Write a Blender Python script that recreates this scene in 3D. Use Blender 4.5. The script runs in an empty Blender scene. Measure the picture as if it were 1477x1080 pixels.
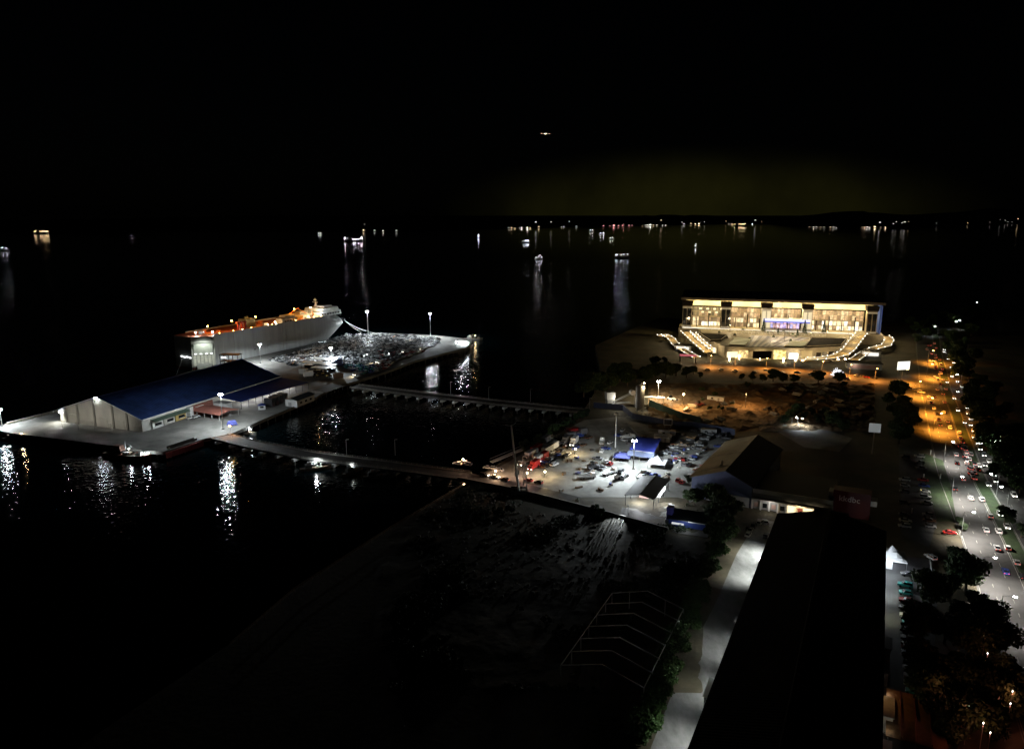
import bpy, math, random
import numpy as np
from mathutils import Vector, noise

# ------------------------------------------------------------------ camera, sky, exposure
rnd = random.Random(7)
SC = bpy.context.scene
COL = SC.collection
H, FPX, CX, CY = 120.0, 1100.0, 738.5, 540.0
PITCH = math.atan((540 - 306) / FPX)
cam_d = bpy.data.cameras.new('camera')
cam = bpy.data.objects.new('camera', cam_d)
COL.objects.link(cam)
cam.location = (0, 0, H)
cam.rotation_euler = (math.pi / 2 - PITCH, 0, 0)
cam_d.sensor_fit = 'HORIZONTAL'
cam_d.sensor_width = 36.0
cam_d.lens = 36.0 * FPX / 1477.0
cam_d.clip_start = 1.0
cam_d.clip_end = 60000.0
SC.camera = cam

w = bpy.data.worlds.new('World')
SC.world = w
w.use_nodes = True
nt = w.node_tree
nt.nodes.clear()
wo = nt.nodes.new('ShaderNodeOutputWorld')
bg = nt.nodes.new('ShaderNodeBackground')
sky = nt.nodes.new('ShaderNodeTexSky')
sky.sky_type = 'NISHITA'
sky.sun_disc = False
sky.sun_elevation = math.radians(38)
sky.sun_rotation = math.radians(150)
bg.inputs['Strength'].default_value = 0.00003
nt.links.new(sky.outputs[0], bg.inputs['Color'])
# faint town glow low over the bay, strongest to the north east
tc = nt.nodes.new('ShaderNodeTexCoord')
mpw = nt.nodes.new('ShaderNodeMapping')
mpw.inputs['Location'].default_value = (-0.225 / 0.33, -1.0, 0.0)
mpw.inputs['Scale'].default_value = (1 / 0.33, 1.0, 1 / 0.085)
nt.links.new(tc.outputs['Generated'], mpw.inputs['Vector'])
dot = nt.nodes.new('ShaderNodeVectorMath'); dot.operation = 'LENGTH'
nt.links.new(mpw.outputs['Vector'], dot.inputs[0])
mr = nt.nodes.new('ShaderNodeMapRange'); mr.interpolation_type = 'SMOOTHSTEP'
mr.inputs['From Min'].default_value = 1.0; mr.inputs['From Max'].default_value = 0.35
mr.inputs['To Min'].default_value = 0.0; mr.inputs['To Max'].default_value = 1.0
nt.links.new(dot.outputs['Value'], mr.inputs['Value'])
bg2 = nt.nodes.new('ShaderNodeBackground')
bg2.inputs['Color'].default_value = (1.0, 0.92, 0.18, 1)
mm = nt.nodes.new('ShaderNodeMath'); mm.operation = 'MULTIPLY'; mm.inputs[1].default_value = 0.0043
nzw = nt.nodes.new('ShaderNodeTexNoise'); nzw.inputs['Scale'].default_value = 9.0; nzw.inputs['Detail'].default_value = 5
nt.links.new(tc.outputs['Generated'], nzw.inputs['Vector'])
mrz = nt.nodes.new('ShaderNodeMapRange'); mrz.inputs['From Min'].default_value = .3; mrz.inputs['From Max'].default_value = .7; mrz.inputs['To Min'].default_value = .45; mrz.inputs['To Max'].default_value = 1.1
nt.links.new(nzw.outputs['Fac'], mrz.inputs['Value'])
mz = nt.nodes.new('ShaderNodeMath'); mz.operation = 'MULTIPLY'
nt.links.new(mr.outputs[0], mz.inputs[0]); nt.links.new(mrz.outputs[0], mz.inputs[1])
nt.links.new(mz.outputs[0], mm.inputs[0])
nt.links.new(mm.outputs[0], bg2.inputs['Strength'])
ad = nt.nodes.new('ShaderNodeAddShader')
nt.links.new(bg.outputs[0], ad.inputs[0]); nt.links.new(bg2.outputs[0], ad.inputs[1])
nt.links.new(ad.outputs[0], wo.inputs['Surface'])

sun_d = bpy.data.lights.new('moon', 'SUN')
sun_d.energy = 0.0006
sun_d.angle = math.radians(0.5)
sun_d.color = (0.85, 0.92, 1.0)
sun = bpy.data.objects.new('moon', sun_d)
COL.objects.link(sun)
sun.rotation_euler = (math.radians(52), 0, math.radians(150))

SC.view_settings.view_transform = 'Standard'
SC.view_settings.look = 'None'
SC.view_settings.exposure = 1.0
SC.view_settings.gamma = 1.0
SC.view_settings.use_curve_mapping = False
SC.render.engine = 'CYCLES'
SC.cycles.use_denoising = True
SC.cycles.denoiser = 'OPENIMAGEDENOISE'
SC.cycles.denoising_input_passes = 'RGB_ALBEDO_NORMAL'
SC.cycles.denoising_prefilter = 'ACCURATE'
SC.cycles.use_adaptive_sampling = False
SC.cycles.sample_clamp_indirect = 3.0
SC.cycles.max_bounces = 5
SC.cycles.diffuse_bounces = 2
SC.cycles.glossy_bounces = 3
SC.cycles.caustics_reflective = False
SC.cycles.caustics_refractive = False
SC.cycles.use_light_tree = True

# ------------------------------------------------------------------ helpers
GZ = 4.0          # level of quay and land above the sea


def P(px, py, z=GZ):
    """the point of the level plane z that the photograph shows at pixel px, py"""
    x = (px - CX) / FPX
    v = -(py - CY) / FPX
    c, s = math.cos(PITCH), math.sin(PITCH)
    t = (z - H) / (-s + v * c)
    return (x * t, (c + v * s) * t)


MATS = {}


def mat(name, col=(0.3, 0.3, 0.3), rough=0.7, metal=0.0, emit=None, es=0.0, var=0.0, vscale=0.3,
        bump=0.0, bscale=2.0, wave=None, col2=None, spec=None, sampling=None, stretch=None):
    if name in MATS:
        return MATS[name]
    m = bpy.data.materials.new(name)
    m.use_nodes = True
    t = m.node_tree
    b = t.nodes['Principled BSDF']
    b.inputs['Base Color'].default_value = (*col, 1)
    b.inputs['Roughness'].default_value = rough
    b.inputs['Metallic'].default_value = metal
    if spec is not None:
        b.inputs['Specular IOR Level'].default_value = spec
    if emit:
        b.inputs['Emission Color'].default_value = (*emit, 1)
        b.inputs['Emission Strength'].default_value = es
    co = None
    if var or col2 or bump or wave:
        g = t.nodes.new('ShaderNodeNewGeometry')
        co = g.outputs['Position']
        if stretch:
            mp = t.nodes.new('ShaderNodeMapping')
            mp.inputs['Scale'].default_value = stretch
            t.links.new(co, mp.inputs['Vector'])
            co = mp.outputs['Vector']
    if var or col2:
        n = t.nodes.new('ShaderNodeTexNoise')
        n.inputs['Scale'].default_value = vscale
        n.inputs['Detail'].default_value = 7
        n.inputs['Roughness'].default_value = 0.65
        t.links.new(co, n.inputs['Vector'])
        r = t.nodes.new('ShaderNodeValToRGB')
        r.color_ramp.elements[0].position = 0.32
        r.color_ramp.elements[1].position = 0.68
        c2 = col2 or tuple(min(1, c * (1 + var)) for c in col)
        c1 = col if col2 else tuple(c * (1 - var) for c in col)
        r.color_ramp.elements[0].color = (*c1, 1)
        r.color_ramp.elements[1].color = (*c2, 1)
        t.links.new(n.outputs['Fac'], r.inputs['Fac'])
        t.links.new(r.outputs['Color'], b.inputs['Base Color'])
    if bump:
        n2 = t.nodes.new('ShaderNodeTexNoise')
        n2.inputs['Scale'].default_value = bscale
        n2.inputs['Detail'].default_value = 5
        t.links.new(co, n2.inputs['Vector'])
        bp = t.nodes.new('ShaderNodeBump')
        bp.inputs['Strength'].default_value = 1.0
        bp.inputs['Distance'].default_value = bump
        t.links.new(n2.outputs['Fac'], bp.inputs['Height'])
        t.links.new(bp.outputs['Normal'], b.inputs['Normal'])
    if sampling:
        m.cycles.emission_sampling = sampling
    MATS[name] = m
    return m


def emat(name, col, s, sampling=None):
    return mat(name, (0.02, 0.02, 0.02), 0.6, emit=col, es=s, sampling=sampling)


class MB:
    def __init__(self):
        self.v = []; self.f = []; self.m = []

    def add(self, vs, fs, m=0):
        o = len(self.v)
        self.v += [tuple(p) for p in vs]
        self.f += [tuple(i + o for i in f) for f in fs]
        self.m += [m] * len(fs)
        return self

    def box(self, x, y, z, sx, sy, sz, rz=0.0, m=0, top=1.0, topy=None):
        """box whose base centre is x, y, z"""
        c, s = math.cos(rz), math.sin(rz)
        ty = top if topy is None else topy
        vs = []
        for k, (kx, ky) in ((0, (1, 1)), (sz, (top, ty))):
            for ax, ay in ((-.5, -.5), (.5, -.5), (.5, .5), (-.5, .5)):
                lx, ly = ax * sx * kx, ay * sy * ky
                vs.append((x + lx * c - ly * s, y + lx * s + ly * c, z + k))
        return self.add(vs, [(3, 2, 1, 0), (4, 5, 6, 7), (0, 1, 5, 4), (1, 2, 6, 5), (2, 3, 7, 6), (3, 0, 4, 7)], m)

    def prism(self, poly, z0, z1, m=0):
        n = len(poly)
        a = sum(poly[i][0] * poly[(i + 1) % n][1] - poly[(i + 1) % n][0] * poly[i][1] for i in range(n))
        if a < 0:
            poly = poly[::-1]
        vs = [(p[0], p[1], z0) for p in poly] + [(p[0], p[1], z1) for p in poly]
        fs = [tuple(range(n - 1, -1, -1)), tuple(range(n, 2 * n))]
        fs += [(i, (i + 1) % n, n + (i + 1) % n, n + i) for i in range(n)]
        return self.add(vs, fs, m)

    def cyl(self, x, y, z0, z1, r0, r1=None, n=8, m=0):
        r1 = r0 if r1 is None else r1
        vs = []
        for z, r in ((z0, r0), (z1, r1)):
            for i in range(n):
                a = 2 * math.pi * i / n
                vs.append((x + r * math.cos(a), y + r * math.sin(a), z))
        fs = [tuple(range(n - 1, -1, -1)), tuple(range(n, 2 * n))]
        fs += [(i, (i + 1) % n, n + (i + 1) % n, n + i) for i in range(n)]
        return self.add(vs, fs, m)

    def tube(self, p, q, r, r2=None, n=6, m=0):
        p, q = Vector(p), Vector(q)
        r2 = r if r2 is None else r2
        d = (q - p).normalized()
        u = d.orthogonal().normalized()
        w_ = d.cross(u)
        vs = []
        for c, rr in ((p, r), (q, r2)):
            for i in range(n):
                a = 2 * math.pi * i / n
                vs.append(c + u * rr * math.cos(a) + w_ * rr * math.sin(a))
        fs = [tuple(range(n - 1, -1, -1)), tuple(range(n, 2 * n))]
        fs += [(i, (i + 1) % n, n + (i + 1) % n, n + i) for i in range(n)]
        return self.add(vs, fs, m)

    def slab(self, pts, t, m=0):
        """a sheet through pts (3D, seen from above counter clockwise) with thickness t downward"""
        n = len(pts)
        vs = [tuple(p) for p in pts] + [(p[0], p[1], p[2] - t) for p in pts]
        fs = [tuple(range(n)), tuple(range(2 * n - 1, n - 1, -1))]
        fs += [(i, n + i, n + (i + 1) % n, (i + 1) % n) for i in range(n)]
        return self.add(vs, fs, m)

    def mesh(self, name, mats):
        me = bpy.data.meshes.new(name)
        me.from_pydata(self.v, [], self.f)
        for mt in (mats if isinstance(mats, (list, tuple)) else [mats]):
            me.materials.append(mt)
        if any(self.m):
            me.polygons.foreach_set('material_index', self.m)
        me.update()
        return me


def link(name, data, parent=None, loc=(0, 0, 0), rz=0.0):
    o = bpy.data.objects.new(name, data)
    COL.objects.link(o)
    o.location = loc
    o.rotation_euler = (0, 0, rz)
    if parent is not None:
        o.parent = parent
    return o


def part(name, mb, mats, parent, loc=(0, 0, 0), rz=0.0):
    return link(name, mb.mesh(name, mats), parent, loc, rz)


def tag(o, label, cat, group=None):
    o['label'] = label
    o['category'] = cat
    if group:
        o['group'] = group
    return o


def thing(name, label, cat, loc=(0, 0, 0), rz=0.0, group=None):
    return tag(link(name, None, None, loc, rz), label, cat, group)


def solid(name, mb, mats, label, cat, loc=(0, 0, 0), rz=0.0, group=None):
    return tag(link(name, mb.mesh(name, mats), None, loc, rz), label, cat, group)


def struct(name, mb, mats, kind='structure', parent=None):
    o = link(name, mb.mesh(name, mats), parent)
    if parent is None:
        o['kind'] = kind
    return o


def copy_tree(o, parent=None):
    c = o.copy()
    COL.objects.link(c)
    c.parent = parent
    for ch in o.children:
        copy_tree(ch, c)
    return c


def dup(root, loc, rz=0.0, label=None, cat=None, group=None, scale=None):
    c = copy_tree(root)
    c.location = loc
    c.rotation_euler = (0, 0, rz)
    if scale:
        c.scale = (scale, scale, scale)
    if label:
        c['label'] = label
    if group:
        c['group'] = group
    return c


def lamp(kind, loc, power, col, parent=None, radius=0.25, size=150, blend=0.6, aim=None, name='lamp_light'):
    d = bpy.data.lights.new(name, kind)
    d.energy = power
    d.color = col
    d.shadow_soft_size = radius
    if kind == 'SPOT':
        d.spot_size = math.radians(size)
        d.spot_blend = blend
    o = bpy.data.objects.new(name, d)
    COL.objects.link(o)
    o.location = loc
    if aim is not None:
        o.rotation_euler = Vector(aim).to_track_quat('-Z', 'Y').to_euler()
    if parent is not None:
        o.parent = parent
    return o


WHITE = (0.86, 0.95, 1.0)
WARM = (1.0, 0.74, 0.38)
SODIUM = (1.0, 0.34, 0.035)

# ------------------------------------------------------------------ materials
concrete = mat('quay_concrete', (0.185, 0.18, 0.165), 0.75, var=0.42, vscale=0.09, bump=0.01, bscale=1.0)
concrete_dark = mat('old_concrete', (0.11, 0.105, 0.095), 0.8, var=0.4, vscale=0.4)
asphalt = mat('asphalt', (0.055, 0.055, 0.055), 0.7, var=0.45, vscale=0.1, bump=0.006, bscale=3)
yard_m = mat('yard_gravel', (0.28, 0.28, 0.26), 0.85, var=0.35, vscale=0.16, bump=0.03, bscale=1.2)
soil = mat('soil', (0.10, 0.075, 0.05), 0.9, col2=(0.045, 0.05, 0.022), vscale=0.05, bump=0.15, bscale=0.5)
ochre = mat('ochre_soil', (0.26, 0.17, 0.085), 0.9, col2=(0.12, 0.085, 0.045), vscale=0.12, bump=0.15, bscale=0.6)
grass = mat('grass', (0.018, 0.036, 0.010), 0.9, var=0.4, vscale=0.4, bump=0.08, bscale=2.5)
steel = mat('galvanised_steel', (0.42, 0.43, 0.44), 0.45, 0.6, var=0.15, vscale=0.8)
steel_dark = mat('dark_steel', (0.05, 0.05, 0.055), 0.5, 0.5)
white_p = mat('white_paint', (0.72, 0.72, 0.70), 0.5, var=0.1, vscale=0.3)
grey_p = mat('grey_paint', (0.34, 0.34, 0.33), 0.6, var=0.15, vscale=0.3)
cream = mat('cream_wall', (0.46, 0.44, 0.39), 0.75, var=0.2, vscale=0.25)
rubber = mat('rubber', (0.015, 0.015, 0.015), 0.8)
glass_d = mat('dark_glass', (0.012, 0.014, 0.016), 0.08, spec=0.8)
red_p = mat('red_paint', (0.30, 0.035, 0.03), 0.55, var=0.2, vscale=0.4)
roof_red = mat('red_roof', (0.52, 0.20, 0.15), 0.6, var=0.15, vscale=0.5)
orange_p = mat('orange_paint', (0.55, 0.16, 0.03), 0.55)
yellow_p = mat('yellow_paint', (0.6, 0.42, 0.05), 0.55)
blue_p = mat('blue_paint', (0.035, 0.06, 0.25), 0.55, var=0.15, vscale=0.5)
green_p = mat('green_paint', (0.03, 0.12, 0.07), 0.6, var=0.2, vscale=0.4)
wood = mat('timber', (0.16, 0.11, 0.07), 0.85, var=0.3, vscale=1.0)
led = emat('led_white', (0.9, 0.97, 1.0), 110.0, 'NONE')
led_boat = emat('boat_lamp', (0.95, 0.98, 1.0), 22.0, 'NONE')
led_boat_warm = emat('boat_lamp_warm', (1.0, 0.70, 0.36), 12.0, 'NONE')
led_dot = emat('small_lamp', (1.0, 0.93, 0.8), 5.0, 'NONE')
led_far = emat('far_lamp_glow', (1.0, 0.96, 0.86), 12.0, 'NONE')
led_warm = emat('lamp_warm', (1.0, 0.72, 0.36), 40.0, 'NONE')
led_orange = emat('lamp_sodium', (1.0, 0.45, 0.1), 40.0, 'NONE')
panel_w = emat('lit_panel_white', (0.95, 0.98, 1.0), 1.6)
panel_y = emat('lit_panel_warm', (1.0, 0.80, 0.48), 0.8)
head_e = emat('headlight_on', (1.0, 0.95, 0.82), 9.0, 'NONE')
tail_e = emat('taillight_on', (1.0, 0.06, 0.03), 3.0, 'NONE')
head_o = mat('headlight_off', (0.6, 0.6, 0.6), 0.2)
tail_o = mat('taillight_off', (0.25, 0.02, 0.02), 0.25)


def ribbed(name, col, rough, ang, period=1.0, dist=0.05, var=0.12, metal=0.0):
    """profiled sheet: ribs run along the direction ang (world), so the wave varies across it"""
    m = mat(name, col, rough, metal, var=var, vscale=0.15, spec=0.12)
    t = m.node_tree
    b = t.nodes['Principled BSDF']
    g = t.nodes.new('ShaderNodeNewGeometry')
    mp = t.nodes.new('ShaderNodeMapping')
    mp.vector_type = 'POINT'
    mp.inputs['Rotation'].default_value = (0, 0, -ang)
    t.links.new(g.outputs['Position'], mp.inputs['Vector'])
    wv = t.nodes.new('ShaderNodeTexWave')
    wv.bands_direction = 'Y'
    wv.inputs['Scale'].default_value = 0.314 / period
    t.links.new(mp.outputs['Vector'], wv.inputs['Vector'])
    bp = t.nodes.new('ShaderNodeBump')
    bp.inputs['Distance'].default_value = dist
    t.links.new(wv.outputs['Fac'], bp.inputs['Height'])
    t.links.new(bp.outputs['Normal'], b.inputs['Normal'])
    return m


# ------------------------------------------------------------------ water
def make_water():
    m = bpy.data.materials.new('sea_water')
    m.use_nodes = True
    t = m.node_tree
    b = t.nodes['Principled BSDF']
    b.inputs['Base Color'].default_value = (0.001, 0.004, 0.005, 1)
    b.inputs['Roughness'].default_value = 0.035
    b.inputs['IOR'].default_value = 1.33
    g = t.nodes.new('ShaderNodeNewGeometry')
    n1 = t.nodes.new('ShaderNodeTexNoise')
    n1.inputs['Scale'].default_value = 0.42
    n1.inputs['Detail'].default_value = 2.0
    n1.inputs['Roughness'].default_value = 0.45
    t.links.new(g.outputs['Position'], n1.inputs['Vector'])
    n2 = t.nodes.new('ShaderNodeTexNoise')
    n2.inputs['Scale'].default_value = 0.05
    n2.inputs['Detail'].default_value = 2.0
    t.links.new(g.outputs['Position'], n2.inputs['Vector'])
    s = t.nodes.new('ShaderNodeMath'); s.operation = 'MULTIPLY_ADD'
    s.inputs[1].default_value = 1.2
    t.links.new(n2.outputs['Fac'], s.inputs[0]); t.links.new(n1.outputs['Fac'], s.inputs[2])
    bp = t.nodes.new('ShaderNodeBump')
    bp.inputs['Strength'].default_value = 1.0
    # ripples flattened far out to shorten and dim the lamp reflections
    ln = t.nodes.new('ShaderNodeVectorMath'); ln.operation = 'LENGTH'
    t.links.new(g.outputs['Position'], ln.inputs[0])
    fd = t.nodes.new('ShaderNodeMapRange')
    fd.inputs['From Min'].default_value = 800; fd.inputs['From Max'].default_value = 2000
    fd.inputs['To Min'].default_value = 0.32; fd.inputs['To Max'].default_value = 0.06
    t.links.new(ln.outputs['Value'], fd.inputs['Value'])
    t.links.new(fd.outputs[0], bp.inputs['Distance'])
    t.links.new(s.outputs[0], bp.inputs['Height'])
    t.links.new(bp.outputs['Normal'], b.inputs['Normal'])
    mb = MB()
    mb.add([(-26000, -600, 0), (26000, -600, 0), (26000, 30000, 0), (-26000, 30000, 0)], [(0, 1, 2, 3)])
    struct('water', mb, m)


make_water()


def ribbon(pts, width, z, off=0.0):
    """quads of constant width along a ground polyline"""
    vs = []
    n = len(pts)
    for i, p in enumerate(pts):
        a = pts[max(0, i - 1)]; b = pts[min(n - 1, i + 1)]
        d = Vector((b[0] - a[0], b[1] - a[1])).normalized()
        q = Vector((d.y, -d.x))
        for s in (-0.5, 0.5):
            k = off + s * width
            vs.append((p[0] + q.x * k, p[1] + q.y * k, z))
    return vs, [(2 * i, 2 * i + 1, 2 * i + 3, 2 * i + 2) for i in range(n - 1)]


def densify(pts, step):
    out = []
    for a, b in zip(pts[:-1], pts[1:]):
        L = math.dist(a, b)
        k = max(1, int(L / step))
        for i in range(k):
            out.append((a[0] + (b[0] - a[0]) * i / k, a[1] + (b[1] - a[1]) * i / k))
    out.append(pts[-1])
    return out


def along(pts, s):
    """point and heading at distance s along a polyline"""
    for a, b in zip(pts[:-1], pts[1:]):
        L = math.dist(a, b)
        if s <= L or b is pts[-1]:
            f = s / L
            return (a[0] + (b[0] - a[0]) * f, a[1] + (b[1] - a[1]) * f), math.atan2(b[1] - a[1], b[0] - a[0])
        s -= L


def plen(pts):
    return sum(math.dist(a, b) for a, b in zip(pts[:-1], pts[1:]))


def inside(p, poly):
    r = False
    n = len(poly)
    for i in range(n):
        a, b = poly[i], poly[(i + 1) % n]
        if (a[1] > p[1]) != (b[1] > p[1]) and p[0] < (b[0] - a[0]) * (p[1] - a[1]) / (b[1] - a[1]) + a[0]:
            r = not r
    return r


# ------------------------------------------------------------------ land and quay
COAST = [(-130, 60), (-100, 140), (-78, 189), (-69, 220), (-46, 268), (-21, 314), (-6, 344), (40, 432), (48, 462), (65, 533),
         (74, 670), (118, 760), (165, 850), (390, 800), (450, 830), (640, 950), (900, 1010), (2500, 1150), (2500, -300), (-130, -300)]
mb = MB()
mb.prism(COAST, -3, GZ)
waste_m = mat('waste_soil', (0.022, 0.024, 0.010), 0.85, col2=(0.105, 0.085, 0.052), vscale=0.06, bump=0.10, bscale=0.5)
struct('ground', mb, waste_m)

SHIP_O, SHIP_A, SHIP_N = (-247.7, 579.5), (0.477, 0.879), (0.879, -0.477)
QUAY = [(-287, 402), (-270, 440), (-236, 568), (-149, 729), (-135.3, 741.8), (-72.3, 724.6), (-35.8, 700.2), (-40.2, 657), (-76.8, 598.6),
        (-92.4, 557.7), (-107.1, 526.5), (-121, 503), (-126.3, 471.1), (-142.2, 421.4), (-150.5, 391), (-161, 383), (-172.6, 360.8), (-267, 393)]
mb = MB()
mb.prism(QUAY, 2.4, GZ)
quay = struct('quay_pavement', mb, concrete)
# coping beam, fender piles below the edge
qc = MB()
for a, b in zip(QUAY, QUAY[1:] + QUAY[:1]):
    L = math.dist(a, b)
    rz = math.atan2(b[1] - a[1], b[0] - a[0])
    qc.box((a[0] + b[0]) / 2, (a[1] + b[1]) / 2, GZ - 0.3, L, 0.5, 0.55, rz)
part('coping', qc, concrete_dark, quay)
k = 0
for a, b in list(zip(QUAY, QUAY[1:] + QUAY[:1]))[6:]:
    L = math.dist(a, b)
    for i in range(int(L / 7)):
        f = (i + .5) / int(L / 7)
        p = MB().cyl(0, 0, -3, 2.6, 0.45, n=8)
        part('pile', p, concrete_dark, quay, (a[0] + (b[0] - a[0]) * f, a[1] + (b[1] - a[1]) * f, 0))

# roads
ROAD = [(95, 90), (120, 145), (141, 192), (158.4, 230), (171, 259), (185.5, 293), (195, 316), (210.5, 350), (232.5, 396), (257.5, 448), (283, 503), (307, 549), (333, 602), (366, 667), (386, 704), (450, 830), (540, 950)]
ROADD = densify(ROAD, 12)
SPUR = [(262, 505), (245, 530), (215, 552), (180, 566), (147, 575), (120, 590)]
mb = MB()
v, f = ribbon(ROADD, 13.6, GZ + 0.05)
mb.add(v, f)
v, f = ribbon(ROADD, 12.6, GZ + 0.05, 18.2)
mb.add(v, f)
road = struct('road', mb, asphalt)
mb = MB()
v, f = ribbon(densify([(285, 508), (262, 515), (240, 533), (215, 548), (180, 560), (147, 570), (118, 590)], 8), 13, GZ + 0.06)
mb.add(v, f)
# flare of the junction
mb.add([(*P(1296, 553), GZ + 0.064), (*P(1316, 590), GZ + 0.064), (*P(1338, 634), GZ + 0.064), (*P(1362, 655), GZ + 0.064), (*P(1368, 620), GZ + 0.064), (*P(1345, 560), GZ + 0.064)], [(0, 1, 2, 3, 4, 5)])
struct('side_road', mb, asphalt)
lines = MB()
for off in (-6.4, 6.4):
    v, f = ribbon(ROADD, 0.18, GZ + 0.07, off); lines.add(v, f)
for off in (12.3, 24.1):
    v, f = ribbon(ROADD, 0.18, GZ + 0.07, off); lines.add(v, f)
RL = plen(ROAD)
for off in (-2.2, 2.2, 16.2, 20.2):
    s = 10
    while s < 560:
        (x, y), hd = along(ROAD, s)
        q = (math.sin(hd), -math.cos(hd))
        lines.box(x + q[0] * off, y + q[1] * off, GZ + 0.058, 2.4, 0.15, 0.012, hd)
        s += 9
struct('road_markings', lines, mat('road_paint', (0.36, 0.36, 0.33), 0.75, var=0.5, vscale=0.5))
mb = MB()
v, f = ribbon(ROADD, 4.6, GZ + 0.16, 9.4); mb.add(v, f)
struct('median_grass', mb, grass)
kb = MB()
for off in (-6.95, 6.95, 11.85):
    v, f = ribbon(ROADD, 0.3, GZ + 0.17, off); kb.add(v, f)
struct('kerb', kb, mat('kerb_stone', (0.16, 0.16, 0.15), 0.8, var=0.3))

# lane beside the long shed, parking lanes, yard
LANE = [(97, 277), (92, 265), (81, 243), (66, 212), (50, 180), (33, 145), (15, 108)]
mb = MB()
LE = [P(1093, 748), P(1086, 760), P(1062, 800), P(1032, 870), P(985, 960), P(940, 1075), P(915, 1140)]
LN = (0.899, -0.438)
for a, b in zip(LE[:-1], LE[1:]):
    mb.add([(*a, GZ + .05), (*b, GZ + .05), (b[0] + LN[0] * 11, b[1] + LN[1] * 11, GZ + .05), (a[0] + LN[0] * 11, a[1] + LN[1] * 11, GZ + .05)], [(0, 1, 2, 3)])
struct('lane', mb, mat('lane_concrete', (0.20, 0.20, 0.195), 0.75, var=0.4, vscale=0.3, bump=0.02, stretch=(1.0, .45, 1)))
YARD = [P(690, 688), P(760, 702), P(880, 728), P(960, 748), P(1000, 722), P(1005, 690), P(1040, 640), P(1060, 622), P(1000, 612), P(905, 600), P(842, 606), P(800, 628), P(730, 668)]
mb = MB()
mb.add([(*p, GZ + 0.05) for p in YARD], [tuple(range(len(YARD)))])
yard = struct('yard_pavement', mb, yard_m)
mb = MB()
q = [P(1328, 652), P(1360, 664), P(1371, 700), P(1380, 752), P(1352, 752), P(1336, 700)]
mb.add([(*p, GZ + 0.08) for p in q], [tuple(range(6))[::-1]])
struct('grass_verge', mb, grass)
mb = MB()
for q in ([P(1296, 640), P(1327, 652), P(1335, 700), P(1352, 752), P(1340, 790), P(1300, 770)],
          [P(1268, 800), P(1345, 806), P(1352, 860), P(1345, 1000), P(1330, 1085), P(1258, 1085)]):
    mb.add([(*p, GZ + 0.05) for p in q], [tuple(range(len(q)))[::-1]])
struct('car_park', mb, asphalt)
mb = MB()
q = [P(1130, 612), P(1185, 618), P(1230, 632), P(1210, 652), P(1160, 645), P(1120, 622)]
mb.add([(*p, GZ + 0.05) for p in q], [tuple(range(6))[::-1]])
struct('back_yard', mb, concrete)

# building site north of the yard: churned ochre ground
def terrain(name, px0, px1, py0, py1, nx, ny, amp, sc, m, z0):
    mb = MB()
    vs = []
    for j in range(ny + 1):
        for i in range(nx + 1):
            x, y = P(px0 + (px1 - px0) * i / nx, py1 + (py0 - py1) * j / ny)
            e = min(i, nx - i, j, ny - j)
            h = max(0.0, noise.fractal((x * sc, y * sc, 3.1), 0.9, 2.1, 5) * amp + amp * 0.25) * min(1, e / 3)
            vs.append((x, y, z0 + h))
    fs = [(j * (nx + 1) + i, j * (nx + 1) + i + 1, (j + 1) * (nx + 1) + i + 1, (j + 1) * (nx + 1) + i) for j in range(ny) for i in range(nx)]
    fs = [q for q in fs if all(inside((vs[k][0] - 3, vs[k][1]), COAST) for k in q)]
    mb.add(vs, fs)
    return struct(name, mb, m)


terrain('site_ground', 935, 1262, 552, 622, 190, 110, 1.5, 0.11, ochre, GZ + 0.03)
terrain('waste_ground', 540, 1015, 716, 1000, 120, 110, 0.5, 0.045, waste_m, GZ + 0.02)
# wheel ruts catching the light
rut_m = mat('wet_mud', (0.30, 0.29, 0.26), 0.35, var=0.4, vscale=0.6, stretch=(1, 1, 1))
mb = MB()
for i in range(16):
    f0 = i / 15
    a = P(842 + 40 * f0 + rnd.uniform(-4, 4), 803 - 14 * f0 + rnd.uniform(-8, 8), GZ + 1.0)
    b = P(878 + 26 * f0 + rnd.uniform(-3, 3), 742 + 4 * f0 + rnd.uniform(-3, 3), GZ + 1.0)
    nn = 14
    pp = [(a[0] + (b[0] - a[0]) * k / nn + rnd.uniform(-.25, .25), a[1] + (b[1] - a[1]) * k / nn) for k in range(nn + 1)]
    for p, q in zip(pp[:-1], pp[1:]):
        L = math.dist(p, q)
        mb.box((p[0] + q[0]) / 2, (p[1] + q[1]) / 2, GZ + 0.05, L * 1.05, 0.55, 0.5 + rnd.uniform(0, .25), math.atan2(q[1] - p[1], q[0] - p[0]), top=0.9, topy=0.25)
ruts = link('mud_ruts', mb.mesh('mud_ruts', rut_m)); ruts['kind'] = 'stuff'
ruts['label'] = 'wet wheel ruts catching the lamp light on the waste ground'

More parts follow.
